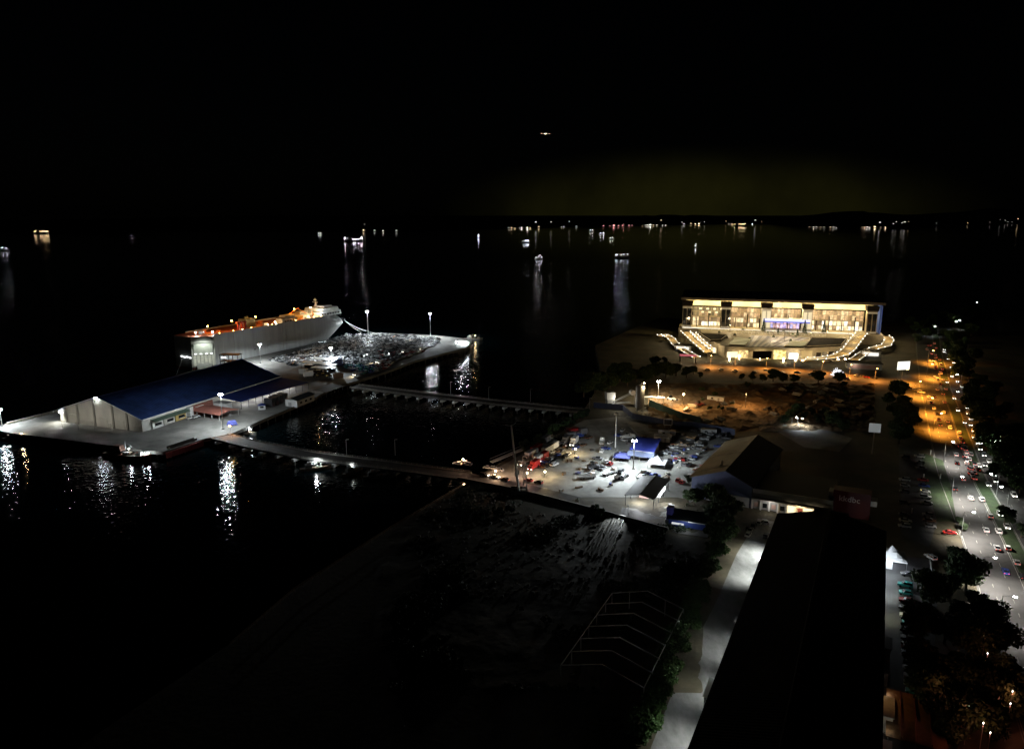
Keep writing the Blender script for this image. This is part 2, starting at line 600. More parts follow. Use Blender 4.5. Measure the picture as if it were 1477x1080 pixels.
# ------------------------------------------------------------------ light masts
def mast(x, y, h, label, power, col=WHITE, heads=6, group='floodlight masts', size=166, em=None, base=GZ, lit=True, blend=0.4, floods=(), pole_m=None):
    t = thing('light_mast', label, 'light mast', (x, y, base), 0, group)
    part('pole', MB().cyl(0, 0, 0.6, h, 0.28, 0.16, 8), white_p, t)
    part('base', MB().box(0, 0, 0, 1.4, 1.4, 0.6, top=0.8), concrete_dark, t)
    part('head_frame', MB().cyl(0, 0, h - 0.1, h + 0.25, 0.8, 0.8, 10).cyl(0, 0, h + 0.25, h + 0.5, 0.3, 0.2, 8), steel_dark, t)
    for i in range(heads):
        a = 2 * math.pi * i / heads
        part('floodlight', MB().box(0.85 * math.cos(a), 0.85 * math.sin(a), h - 0.75, 0.45, 0.7, 0.6, a, top=0.8), (em or led) if lit else white_p, t)
    if lit:
        lamp('SPOT', (0, 0, h - 1.3), power, col, t, 0.4, size, blend)
    for ax, ay, az, pw in floods:
        lamp('SPOT', (ax, ay, h - .6), pw, col, t, .3, 76, .9, (ax, ay, az))
    return t


def mastp(px, py, pytop, label, power, **k):
    x, y = P(px, py)
    fw = y * math.cos(PITCH) + (H - GZ) * math.sin(PITCH)
    return mast(x, y, (py - pytop) * fw / FPX / 0.98, label, power, **k)


mastp(531, 482, 449, 'tall floodlight mast on the far quay edge nearest the ship bow', 90000)
mastp(621, 487, 452, 'tall floodlight mast on the far quay edge beside the empty apron', 85000)
mastp(478, 519, 501, 'short bright floodlight mast rising behind the white flat shelters', 40000, heads=4, size=178, blend=.08, floods=((.5, -.85, -.42, 45000), (.9, -.3, -.4, 30000)))
mastp(376, 524, 496, 'floodlight mast standing on the quay against the ship side', 26000, heads=4)
mastp(322, 619, 567, 'floodlight mast by the red canopy and the start of the causeway', 30000, size=179, blend=.1)
mastp(3, 615, 589, 'bright floodlight mast at the outer corner of the pier', 30000, heads=4)
mastp(913.6, 677, 633, 'lit floodlight mast in front of the blue roofed yard office', 24000, heads=4, floods=((-.9, -.2, -.5, 42000), (-.5, -.75, -.6, 36000), (.9, .4, -.5, 28000), (-.3, .9, -.5, 20000)))
mastp(887.5, 647, 595, 'tall slim unlit mast standing in the gravel yard', 0, lit=False, heads=2)
mastp(949, 579, 549, 'tee headed lamp mast beside the green site hoarding', 20000, heads=2, col=(1.0, 0.82, 0.55))
mastp(664, 497, 492, 'low work lamp at the very tip of the quay', 2500, heads=2)
mastp(673, 497, 493, 'second low work lamp at the tip of the quay beside the moored boat', 2500, heads=2)

# ------------------------------------------------------------------ jetties
def jetty(name, label, pts, width, deck, spacing, m=mat('jetty_deck', (.075, .072, .065), .8, var=.3, vscale=.3), rail=True):
    t = thing(name, label, 'jetty')
    d = densify(pts, 10)
    mb = MB()
    v, f = ribbon(d, width, deck)
    vb, _ = ribbon(d, width, deck - 0.7)
    n = len(v)
    mb.add(v + vb, f + [tuple(i + n for i in q[::-1]) for q in f]
           + [(2 * i + 2, n + 2 * i + 2, n + 2 * i, 2 * i) for i in range(len(d) - 1)]
           + [(2 * i + 1, n + 2 * i + 1, n + 2 * i + 3, 2 * i + 3) for i in range(len(d) - 1)])
    part('deck', mb, m, t)
    for sgn in (-1, 1):
        kb = MB()
        for a, b in zip(d[:-1], d[1:]):
            L = math.dist(a, b); hd = math.atan2(b[1] - a[1], b[0] - a[0])
            q = (math.sin(hd), -math.cos(hd))
            k = sgn * (width / 2 - 0.2)
            kb.box((a[0] + b[0]) / 2 + q[0] * k, (a[1] + b[1]) / 2 + q[1] * k, deck, L, 0.3, 0.35, hd)
            if rail:
                for z in (0.6, 1.05):
                    kb.box((a[0] + b[0]) / 2 + q[0] * k, (a[1] + b[1]) / 2 + q[1] * k, deck + z, L, 0.07, 0.07, hd)
                for i in range(int(L / 2.5)):
                    s = (i + .5) / int(L / 2.5) - .5
                    kb.box((a[0] + b[0]) / 2 + q[0] * k + math.cos(hd) * L * s, (a[1] + b[1]) / 2 + q[1] * k + math.sin(hd) * L * s, deck + .3, 0.1, 0.1, 0.8, hd)
        part('railing', kb, cream, t)
    L = plen(pts)
    for i in range(int(L / spacing)):
        (x, y), hd = along(pts, (i + .5) * spacing)
        q = (math.sin(hd), -math.cos(hd))
        c = part('pile_cap', MB().box(0, 0, deck - 1.9, 1.5, width + 3.4, 1.3), white_p, t, (x, y, 0), hd)
        for s in (-1, 1):
            part('pile', MB().cyl(0, 0, -3, deck - 1.9, 0.45, n=8), concrete_dark, c, (0, s * (width / 2 + 0.3), 0))
    return t


CW1 = [(-155, 388), (-130, 372), (-100, 356), (-60, 341), (-20, 325.5)]
jetty('access_causeway', 'long low causeway from the warehouse pier to the lit gravel yard', CW1, 10, GZ, 11)
CW2 = [(-108, 507), (-60, 483), (-8, 460), (44, 439)]
jetty('pile_jetty', 'straight dark jetty on pale pile caps between the car quay and the shore', CW2, 10, GZ, 8.6)
mb = MB()
v, f = ribbon(densify([(-22, 326), (5, 311), (38, 287.5), (62, 269)], 8), 9, GZ + 0.09); mb.add(v, f)
struct('access_road', mb, asphalt)
for px, py in ((500, 655), (570, 655), (765, 578), (705, 575), (650, 567), (850, 592)):
    x, y = P(px, py)
    t = thing('lamp_post', 'thin unlit lamp post standing along a jetty railing', 'lamp post', (x, y, GZ), 0.3, 'unlit posts along the jetties')
    part('pole', MB().cyl(0, 0, -0.6, 7.5, 0.1, 0.07, 6), steel, t)
    part('lantern', MB().box(0.6, 0, 7.4, 1.4, 0.25, 0.16), grey_p, t)

# ------------------------------------------------------------------ car carrier
def ship():
    rz = math.atan2(SHIP_A[1], SHIP_A[0])
    t = thing('car_carrier', 'huge white slab sided car carrier ship moored along the quay', 'ship', (SHIP_O[0] - 3.8 * SHIP_N[0], SHIP_O[1] - 3.8 * SHIP_N[1], 0), rz)
    t.scale = (1, 16.3 / 15, 1)
    # local x to the bow, local -y to starboard (towards the quay)
    zs = [-2, 0, 2, 5, 9, 13, 16, 19, 22, 24.5, 26]
    us = [0, 3, 6, 9, 12, 18, 40, 70, 100, 115, 122, 128, 134, 140, 145, 150, 154, 158, 162, 165, 168, 170, 172, 174, 176, 178]

    def xend(z):
        if z <= 16:
            return 150 + 28 * (max(0, z) / 16) ** 0.75
        return 178 - 13 * ((z - 16) / 10) ** 1.6

    def hb(u, z):
        e = xend(z)
        run = 62 - 22 * max(0, min(1, z / 16))
        k = (u - (e - run)) / run
        if k <= 0:
            return 15.0
        if k >= 1:
            return 0.0
        return 15.0 * (1 - k ** 2.3) ** 0.75

    mb = MB()
    grid = {}
    for side in (-1, 1):
        for i, u in enumerate(us):
            for j, z in enumerate(zs):
                uu = min(u, xend(z))
                b = hb(uu, z)
                if side == -1 and uu < 12:
                    b = min(b, 4.0 + 11.0 * uu / 12)
                if side == 1 and uu < 6:
                    b = min(b, 13.5 + 1.5 * uu / 6)
                grid[side, i, j] = len(mb.v)
                mb.v.append((uu, side * b, z))
    for side in (-1, 1):
        for i in range(len(us) - 1):
            for j in range(len(zs) - 1):
                q = (grid[side, i, j], grid[side, i + 1, j], grid[side, i + 1, j + 1], grid[side, i, j + 1])
                mb.f.append(q if side == -1 else q[::-1])
                mb.m.append(1 if zs[j] < 1.9 else 0)
    for j in range(len(zs) - 1):      # transom
        mb.f.append((grid[1, 0, j], grid[-1, 0, j], grid[-1, 0, j + 1], grid[1, 0, j + 1])); mb.m.append(1 if zs[j] < 1.9 else 0)
    J = len(zs) - 1
    for i in range(len(us) - 1):      # weather deck
        mb.f.append((grid[-1, i, J], grid[-1, i + 1, J], grid[1, i + 1, J], grid[1, i, J])); mb.m.append(2)
    hull_w = mat('hull_white', (0.36, 0.37, 0.36), 0.5, var=0.22, vscale=0.22, stretch=(1, 1, 0.08))
    hull = part('hull', mb, [hull_w, mat('antifouling', (0.16, 0.03, 0.03), 0.7), mat('deck_red', (0.34, 0.10, 0.05), 0.7, var=0.2)], t)
    # bulwark and rails round the weather deck
    bw = MB()
    for i in range(4, 14):
        a, b = us[i], us[i + 1]
        for s in (-1, 1):
            ya, yb = s * hb(a, 26), s * hb(b, 26)
            bw.box((a + b) / 2, (ya + yb) / 2 - s * 0.15, 26.0, math.dist((a, ya), (b, yb)), 0.2, 1.3, math.atan2(yb - ya, b - a))
    part('bulwark', bw, hull_w, t)
    part('bulbous_bow', MB().tube((140, 0, -1.4), (158, 0, 0.6), 2.6, 1.3, 10), mat('antifouling', ()), t)
    # stern quarter: recessed ramp door, wall colour glows for the lit deck inside
    ang = math.atan2(-11, 12)
    L = math.hypot(12, 11)
    nx, ny = -0.676, -0.737       # outward normal of the quarter cut
    cxm, cym = 6, -9.5
    def at_cut(s, out, z):        # s along the cut
        return (cxm + math.cos(ang) * s + nx * out, cym + math.sin(ang) * s + ny * out, z)
    fr = MB()
    for s in (-7.6, 7.6):
        p = at_cut(s, 0.5, 3.0); fr.box(*p, 1.1, 1.2, 23.2, ang)
    p = at_cut(0, 0.5, 21.6); fr.box(*p, 14.1, 1.2, 1.6, ang)
    part('ramp_frame', fr, white_p, t)
    p = at_cut(0, 0.06, 3.2)
    inner = part('ramp_opening', MB().box(*p, 14.0, 0.1, 8.6, ang), mat('car_deck_wall', (0.5, 0.5, 0.44), 0.6, emit=(0.92, 0.95, 0.8), es=0.12, var=0.4, vscale=0.35), t)
    for s in (-5, -2.4, 0.2, 2.8, 5.4):
        p = at_cut(s, 0.25, 3.2)
        part('pillar', MB().box(*p, 0.5, 0.25, 8.6, ang), grey_p, inner)
    p0, p1 = at_cut(-6.6, 0.9, 12.4), at_cut(6.6, 0.9, 12.4)
    q0, q1 = at_cut(-6.6, 3.4, 21.2), at_cut(6.6, 3.4, 21.2)
    rp = MB().slab([p0, p1, q1, q0], 0.5)
    part('upper_ramp', rp, mat('ramp_white', (0.62, 0.64, 0.6), 0.6, var=0.15), t)
    p0, p1 = at_cut(-5.5, 0.6, 4.4), at_cut(5.5, 0.6, 4.4)
    q0, q1 = at_cut(-4.5, 20, 4.4), at_cut(4.5, 20, 4.4)
    part('stern_ramp', MB().slab([(*q0[:2], 4.5), (*q1[:2], 4.5), (*p1[:2], 5.2), (*p0[:2], 5.2)], 0.4), steel, t)
    for s in (-5.6, -1.8, 2.0, 5.6):
        p = at_cut(s, 1.4, 12.6)
        part('deck_lamp', MB().box(*p, 1.6, 0.4, 0.45, ang), panel_w, t)
    lamp('SPOT', at_cut(0, 11, 22), 3200, (0.92, 1.0, 0.86), t, 0.4, 110, 0.7, (-nx, -ny, -0.75))
    for i, y in enumerate((-2.2, 0.9, 3.6, 6.4)):
        part('stern_lamp', MB().box(-0.35, y, 9.4 + (0.4 if i % 2 else 0), 0.4, 1.9, 0.8), panel_w, t)
    # bridge house over the bow
    part('bridge_house', MB().box(149, 0, 26, 30, 23, 4.0, top=0.97).box(151, 0, 30, 22, 21, 3.0, top=0.94).box(153, 0, 33, 12, 12, 1.6, top=0.9), white_p, t)
    lamp('SPOT', (128, -16, 33), 5000, WHITE, t, .3, 70, .6, (1, .35, -.12))
    br = MB()
    for i in range(7):
        br.box(138.2 + i * 3.6, -11.5, 27.4, 1.9, 0.3, 1.2)
    part('cabin_window', br, glass_d, t)
    for i in range(5):
        part('bridge_window', MB().box(161.7, -7 + i * 3.5, 31.0, 0.5, 2.6, 1.1), glass_d, t)
    for y, z in ((-5, 22.6), (-2.3, 22.9), (-5.2, 18.6), (-2.6, 18.9)):
        u = 178 - 13 * ((z - 16) / 10) ** 1.6
        part('fairlead', MB().box(u - 1.2, y, z, 1.6, 1.5, 0.9), steel_dark, t)
    part('radar_mast', MB().cyl(143, 0, 33, 42, 0.5, 0.2, 6).box(143, 0, 38, 0.4, 6, 0.4).box(143, 0, 40, 0.3, 4, 0.4).tube((146, 0, 33), (143, 0, 39), 0.2), white_p, t)
    # deck houses, ventilators, funnel
    part('deck_house', MB().box(96, -9, 26, 18, 7, 4.2).box(97, -9, 30.2, 12, 6, 2.2), cream, t)
    for i in range(4):
        part('window', MB().box(90.5 + i * 3.2, -12.58, 27.1, 1.8, 0.2, 1.2), glass_d, t)
    part('store_house', MB().box(121, -6, 26, 12, 8, 3.6).box(126, 3, 26, 10, 9, 5.6), grey_p, t)
    part('funnel', MB().box(62, 2, 26, 12, 9, 6.5, top=0.82).cyl(60, 1, 32.5, 34.5, 0.8).cyl(64, 3, 32.5, 34.2, 0.8), mat('funnel_paint', (0.34, 0.38, 0.26), 0.6), t)
    for u in (39, 42.5, 46):
        part('ventilator', MB().box(u, -12.6, 26, 1.5, 1.7, 6.6, top=0.9).box(u - 0.4, -12.6, 32.6, 2.6, 2.2, 1.1), red_p, t)
    for u, y, s in ((16, 2, 2.2), (22, 6, 1.6), (27, -4, 1.8), (72, -8, 2.4), (80, 5, 2.0), (106, 3, 2.5), (112, -10, 1.4)):
        part('deck_box', MB().box(u, y, 26, s * 1.6, s, s), white_p if s > 2 else orange_p, t)
    ld = MB()
    ld.tube((100, -4, 30.4), (116, -5, 36.5), 0.25).cyl(100, -4, 26, 32, 0.4, 0.3, 6)
    ld.tube((132, -6, 26), (118, -2, 35), 0.22).cyl(132, -6, 26, 31, 0.4, 0.3, 6)
    part('deck_crane', ld, orange_p, t)
    # deck lamps: sodium and warm
    for u, y, z, c, e, pw in ((36, -9, 34.5, SODIUM, led_orange, 2400), (22, 2, 31, SODIUM, led_orange, 900), (70, 0, 33, SODIUM, led_orange, 900), (108, -7, 36.0, SODIUM, led_orange, 4200), (126, -9, 35.5, WARM, led_warm, 5500),
                              (78, -13, 28.6, WARM, led_warm, 1300), (6, -3, 28.5, WHITE, led, 1100), (14, -12, 28.6, WHITE, led, 1100), (118, -13, 28.5, WARM, led_warm, 900)):
        part('lamp_post', MB().cyl(u, y, 26, z, 0.18, 0.12, 6), steel_dark, t)
        part('lamp', MB().box(u, y, z, 0.8, 0.8, 0.5, top=0.6), e, t)
        lamp('POINT', (u, y - 0.5, z - 0.6), pw, c, t, 0.3)
    for i in range(26):
        u = 18 + i * 4.6
        part('rail_lamp', MB().box(u, -14.5, 27.5, 0.35, 0.3, 0.35), rnd.choice([led_warm, led_orange, white_p, white_p]), t)
    # draught streaks on the side
    part('side_door', MB().box(70, -15.1, 5, 9, 0.25, 9.5), mat('hull_door', (0.37, 0.38, 0.37), 0.5), t)
    for u, w_ in ((84, 0.5), (88, 0.35), (31, 0.25)):
        part('rubbing_pipe', MB().box(u, -15.12, 1.5, w_, 0.3, 24.2), grey_p, t)
    part('port_hole', MB().box(52, -15.1, 9, 1.2, 0.25, 1.1), steel_dark, t)
    return t


ship()
# mooring lines
def shipw(u, v, z):
    return Vector((SHIP_O[0] + u * SHIP_A[0] + (v - 2.5) * SHIP_N[0], SHIP_O[1] + u * SHIP_A[1] + (v - 2.5) * SHIP_N[1], z))


def rope(p, q, sag, label):
    mb = MB()
    pp = [Vector(p).lerp(Vector(q), i / 8) - Vector((0, 0, sag * math.sin(math.pi * i / 8))) for i in range(9)]
    for a, b in zip(pp[:-1], pp[1:]):
        mb.tube(a, b, 0.13, n=5)
    solid('mooring_line', mb, mat('rope', (0.5, 0.5, 0.46), 0.8), label, 'rope', group='mooring lines of the car carrier')


for i, (v, z, px, py) in enumerate(((4, 18.4, 528, 478.6), (5, 18.6, 522, 480), (3, 18.6, 538, 480.5))):
    rope(shipw(174, v, z), (*P(px, py), GZ + 0.6), 1.5, 'mooring line from the ship bow down to the quay beside the tall mast')
for px, v in ((254, -8), (278, 3)):
    p = P(px, 541, 1.0)
    rope(shipw(-0.4, v, 8.5), (p[0], p[1], 1.2), 0.4, 'mooring line slanting from the ship stern behind the warehouse')

# ------------------------------------------------------------------ blue roofed warehouse
WH_A = math.radians(90 - 20.5)


def warehouse():
    # local x along the length, local y to the left (water side)
    ox, oy = -199.3, 396.0
    t = thing('blue_roof_warehouse', 'long pale warehouse with a dark blue pitched roof on the pier', 'warehouse', (ox, oy, GZ), WH_A)
    Wd, Ln, e, r = 60.0, 117.0, 7.0, 16.6
    wall_m = mat('warehouse_wall', (0.42, 0.40, 0.355), 0.75, var=0.2, vscale=0.15, stretch=(1, 1, 0.3))
    bl = ribbed('blue_roof', (0.030, 0.058, 0.175), 0.6, WH_A + math.pi / 2, 1.6, 0.10, 0.4)
    part('gable_wall', MB().add([(0, 0, 0), (0, 0, e), (0, 30, r), (0, 60, e), (0, 60, 0), (0.4, 0, 0), (0.4, 0, e), (0.4, 30, r), (0.4, 60, e), (0.4, 60, 0)],
                                [(4, 3, 2, 1, 0), (5, 6, 7, 8, 9), (0, 1, 6, 5), (1, 2, 7, 6), (2, 3, 8, 7), (3, 4, 9, 8)]), wall_m, t)
    part('gable_wall', MB().add([(Ln - .4, 0, 0), (Ln - .4, 0, e), (Ln - .4, 30, r), (Ln - .4, 60, e), (Ln - .4, 60, 0), (Ln, 0, 0), (Ln, 0, e), (Ln, 30, r), (Ln, 60, e), (Ln, 60, 0)],
                                [(4, 3, 2, 1, 0), (5, 6, 7, 8, 9), (0, 1, 6, 5), (1, 2, 7, 6), (2, 3, 8, 7), (3, 4, 9, 8)]), wall_m, t)
    part('side_wall', MB().box(Ln / 2, 0.2, 0, Ln - 0.9, 0.4, e - 0.1), mat('side_wall_pale', (0.5, 0.5, 0.46), 0.7, var=0.15), t)
    part('side_wall', MB().box(Ln / 2, 59.8, 0, Ln - 0.9, 0.4, e - 0.1), wall_m, t)
    sl = (r - e) / 30
    for a, b in ((0, 1), (1, 2)):
        y0, y1 = (-1.2, 30) if a == 0 else (30, 61.2)
        z0, z1 = (e + 0.35 - 1.2 * sl, r + 0.35) if a == 0 else (r + 0.35, e + 0.35 - 1.2 * sl)
        part('roof', MB().slab([(-0.8, y1, z1), (-0.8, y0, z0), (Ln + 0.8, y0, z0), (Ln + 0.8, y1, z1)], 0.25), bl, t)
    part('ridge_cap', MB().box(Ln / 2, 30, r + 0.36, Ln + 1.6, 0.9, 0.25), blue_p, t)
    vg = MB()
    for y0, y1 in ((-1.3, 30), (61.3, 30)):
        vg.tube((-0.95, y0, e + 0.3 - 1.2 * sl), (-0.95, y1, r + 0.45), 0.22, n=4)
    part('barge_board', vg, white_p, t)
    part('gutter', MB().box(Ln / 2, -1.4, e - 0.35, Ln + 1.6, 0.5, 0.5), white_p, t)
    for y in (10, 20, 33.5, 46, 55):
        part('column', MB().box(-0.3, y, 0, 0.5, 1.1, e + sl * min(y, 60 - y) - 0.2), mat('column_paint', (0.19, 0.18, 0.155), 0.75), t)
    for y, ww, hh in ((50, 5.2, 5.2), (34.8 - 7.6, 5.4, 5.5), (15.3, 5.2, 5.0)):
        part('roller_door', MB().box(-0.16, y, 0.15, 0.25, ww, hh), mat('door_pale', (0.40, 0.385, 0.34), 0.6), t)
    for i, y in enumerate((3.5, 9 - 1.5 + 7, 24, 38, 43, 57)):
        part('wall_panel', MB().box(-0.12, y, 0.6, 0.2, 4.6, 2.2), mat('panel_grey', (0.36, 0.35, 0.31), 0.7), t)
    gl = part('gable_lamp', MB().box(-1.4, 30, r - 0.3, 0.6, 0.7, 0.5), led, t)
    for y_, pw_ in ((48, 560), (36, 620), (24, 620), (12, 560)):  # bare poles with spots, added to brighten the gable wall
        part('added_wash_pole', MB().cyl(-9, y_, 0, 5.6, .08, .06, 6), steel_dark, t)
        lamp('SPOT', (-9, y_, 5.4), pw_, (1, .97, .88), t, .3, 150, .9, (1, 0, .05))
    part('wall_lamp', MB().box(-0.7, 59.2, e - 1.2, 0.6, 0.8, 0.5), led, t)
    lamp('SPOT', (-2.2, 58.6, e - 1.4), 3000, (1.0, 0.98, 0.86), t, 0.2, 140, 0.6, (-0.4, 0.05, -1))
    # shop fronts under a lean-to awning on the side facing the causeway
    part('awning', MB().slab([(6, 0.0, 5.3), (6, -3.6, 4.5), (32, -3.6, 4.5), (32, 0.0, 5.3)], 0.2), mat('awning_green', (0.10, 0.15, 0.11), 0.6), t)
    for i, x in enumerate((10, 18.5, 27)):
        f = part('shop_front', MB().box(x, -0.5, 0, 7.6, 0.8, 3.9), [white_p, cream, mat('ochre_wall', (0.5, 0.36, 0.12), 0.7)][i], t)
        part('window', MB().box(x + 0.4, -1.0, 1.3, 4.6, 0.16, 1.5), glass_d, f)
        part('sill', MB().box(x + 0.4, -1.06, 1.05, 4.9, 0.3, 0.2), white_p, f)
    part('end_pier', MB().box(33.6, -1.4, 0, 2.6, 2.6, 6.0), white_p, t)
    # red brick office bay behind the canopy
    part('office_bay', MB().box(44, -0.7, 0, 17, 1.2, 5.8), mat('brick_red', (0.30, 0.12, 0.09), 0.8, var=0.2, vscale=1), t)
    part('awning_sheet', MB().box(41, -1.6, 4.6, 6, 1.2, 0.3), white_p, t)
    # wide blue lean-to canopy on posts
    part('canopy_roof', MB().slab([(58, -0.2, 6.5), (58, -17, 4.9), (117.5, -24, 4.9), (117.5, -0.2, 6.5)], 0.3), ribbed('canopy_blue', (0.032, 0.056, 0.24), 0.7, WH_A + math.pi / 2, 1.4, 0.06, 0.18), t)
    part('skylight_strip', MB().box(90, -1.0, 6.72, 30, 0.9, 0.12), white_p, t)
    for i in range(11):
        x = 59 + i * 5.8
        part('canopy_post', MB().cyl(x, -16.6 - 7.0 * i / 10, 0, 4.6, 0.16, n=6), steel_dark, t)
    for i in range(5):
        lamp('POINT', (70 + i * 11, -10, 4.0), 900, (1.0, 0.98, 0.88), t, 0.3)
        part('tube_lamp', MB().box(70 + i * 11, -10, 4.3, 1.6, 0.3, 0.15), panel_w, t)
    return t


warehouse()

t = thing('red_canopy', 'pale red roofed open canopy beside the warehouse', 'canopy', (-174, 431, GZ), math.radians(-27))
part('roof', MB().slab([(-12.5, -7.5, 3.3), (12.5, -7.5, 3.3), (12.5, 0, 4.4), (-12.5, 0, 4.4)], 0.18).slab([(-12.5, 0, 4.4), (12.5, 0, 4.4), (12.5, 7.5, 3.3), (-12.5, 7.5, 3.3)], 0.18), roof_red, t)
for x in (-12, -6, 0, 6, 12):
    for y in (-7, 7):
        part('post', MB().cyl(x, y, 0, 3.2, 0.13, n=6), white_p, t)
part('rear_counter', MB().box(0, 3, 0, 20, 1.2, 1.1), grey_p, t)
t = thing('white_booth', 'white flat roofed booth standing behind the red canopy', 'booth', (*P(322, 591), GZ), math.radians(-20))
part('wall', MB().box(0, 0, 0, 9.5, 5, 4.6), white_p, t)
part('roof', MB().box(0, 0, 4.6, 10.1, 5.6, 0.3), grey_p, t)
part('door', MB().box(-2, -2.55, 0, 1.2, 0.15, 2.2), glass_d, t)
part('window', MB().box(2, -2.55, 1.2, 2.4, 0.15, 1.2), glass_d, t)
t = thing('quay_shed', 'small dark roofed white shed on the quay edge over the water', 'shed', (-131.5, 459.5, GZ), math.radians(70))
part('wall', MB().box(0, 0, 0, 18, 8.5, 4.2), white_p, t)
part('roof', MB().slab([(-9.6, -5, 4.2), (9.6, -5, 4.2), (9.6, 0, 5.4), (-9.6, 0, 5.4)], 0.2).slab([(-9.6, 0, 5.4), (9.6, 0, 5.4), (9.6, 5, 4.2), (-9.6, 5, 4.2)], 0.2), mat('dark_roof', (0.045, 0.05, 0.055), 0.6, var=0.2), t)
for x in (-5, 0, 5):
    part('window', MB().box(x, -4.3, 1.4, 2, 0.15, 1.2), glass_d, t)
part('door', MB().box(-9.1, 1, 0, 0.15, 2.2, 2.6), grey_p, t)
t = thing('quay_lean_to', 'low dark open shelter on the quay edge beyond the white shed', 'shelter', (-120.5, 489, GZ), math.radians(68))
part('roof', MB().slab([(-10, -5, 2.6), (10, -5, 2.6), (10, 5, 3.3), (-10, 5, 3.3)], 0.2), mat('dark_roof', ()), t)
for x in (-9, 0, 9):
    for y in (-4.5, 4.5):
        part('post', MB().cyl(x, y, 0, 2.6, 0.12, n=6), steel, t)
t = thing('guard_kiosk', 'little white kiosk with a blue roof beside the stacked dark crates', 'kiosk', (*P(378, 590), GZ), 0.3)
part('wall', MB().box(0, 0, 0, 4, 3.4, 2.6), white_p, t)
part('roof', MB().box(0, 0, 2.6, 5, 4.4, 0.9, top=0.3), blue_p, t)
part('window', MB().box(0, -1.75, 1.1, 2, 0.12, 1.0), glass_d, t)
for i, (px, py) in enumerate(((389, 586), (395, 583.5), (401, 581), (408, 578))):
    t = thing('dark_container', 'dark steel container standing under the blue canopy edge', 'container', (*P(px, py), GZ), WH_A, 'dark containers by the canopy')
    part('body', MB().box(0, 0, 0, 2.5, 5.8, 2.6), steel_dark, t)
    part('door', MB().box(0, -2.95, 0.1, 2.2, 0.12, 2.4), mat('container_door', (0.09, 0.05, 0.05), 0.6), t)
    part('upper_body', MB().box(0, 0, 2.65, 2.5, 5.8, 2.5), steel_dark, t)
t = thing('blue_tarpaulin_cart', 'low cart covered by a blue tarpaulin next to the mast', 'cart', (*P(335, 613), GZ), 0.5)
part('load', MB().box(0, 0, 0.4, 5.4, 3.8, 2.0, top=0.7), mat('tarp_blue', (0.10, 0.12, 0.42), 0.6, var=0.2, vscale=1), t)
part('bed', MB().box(0, 0, 0.45, 5.2, 2.6, 0.25), steel_dark, t)
for x in (-1.7, 1.7):
    for y in (-1.2, 1.2):
        part('wheel', MB().tube((x, y - .15, .35), (x, y + .15, .35), 0.35, n=8), rubber, t)
# wall along the outer edge of the pier
mb = MB()
a, b = P(10, 613), P(88, 593)
t = thing('pier_wall', 'low pale parapet wall running out from the warehouse corner', 'wall')
for i in range(8):
    f0 = (i + .5) / 8
    L = math.dist(a, b) / 8
    part('wall_block', MB().box(0, 0, 0, L - 0.12, 0.4, 1.5), cream, t, (a[0] + (b[0] - a[0]) * f0, a[1] + (b[1] - a[1]) * f0, GZ), math.atan2(b[1] - a[1], b[0] - a[0]))
# low red fender wall at the causeway root
t = thing('fender_wall', 'red painted fender wall on the pier face by the causeway', 'fender')
a, b = (-171.5, 360.2), (-161.2, 381.5)
for i in range(6):
    f0 = (i + .5) / 6
    part('fender_panel', MB().box(0, 0, 0, 3.8, 0.4, 2.9), red_p, t, (a[0] + (b[0] - a[0]) * f0 + 0.6, a[1] + (b[1] - a[1]) * f0 - 0.3, 0.9), math.atan2(b[1] - a[1], b[0] - a[0]))
t = thing('steel_gangway', 'long rusty steel gangway lying on the pier corner', 'gangway', (*P(263, 641), GZ), math.atan2(21, 10))
part('bed', MB().box(0, 0, 0.2, 17, 2.2, 0.35), wood, t)
for y in (-1.1, 1.1):
    part('side_rail', MB().box(0, y, 0.3, 17, 0.15, 1.0), steel_dark, t)
# sodium lamp at the root of the causeway
t = thing('causeway_lamp', 'orange lamp post at the pier end of the causeway', 'lamp post', (-148, 386.5, GZ), 2.6)
part('pole', MB().cyl(0, 0, 0, 6, .1, .07, 6), steel, t)
part('lantern', MB().box(.6, 0, 5.9, 1.2, .3, .16), led_orange, t)
lamp('SPOT', (1.0, 0, 5.7), 1500, SODIUM, t, .15, 120, .7)

# ------------------------------------------------------------------ vehicles
PAINT = {n: mat('car_' + n, c, 0.42, spec=0.4) for n, c in dict(
    white=(0.70, 0.70, 0.69), silver=(0.38, 0.39, 0.40), grey=(0.13, 0.13, 0.14), black=(0.015, 0.015, 0.017),
    red=(0.35, 0.02, 0.02), blue=(0.03, 0.06, 0.28), brown=(0.12, 0.06, 0.035), teal=(0.03, 0.28, 0.27)).items()}


def profile_body(mb, prof, half, m=0, taper=0.0):
    """extrude a side profile (x, z) across the width; taper narrows the upper points"""
    n = len(prof)
    zmax = max(p[1] for p in prof); zmin = min(p[1] for p in prof)
    vs = []
    for s in (-1, 1):
        for x, z in prof:
            vs.append((x, s * (half - taper * (z - zmin) / (zmax - zmin + 1e-6)), z))
    mb.add(vs, [tuple(range(n)), tuple(range(2 * n - 1, n - 1, -1))] + [(i, n + i, n + (i + 1) % n, (i + 1) % n) for i in range(n)], m)
    return mb


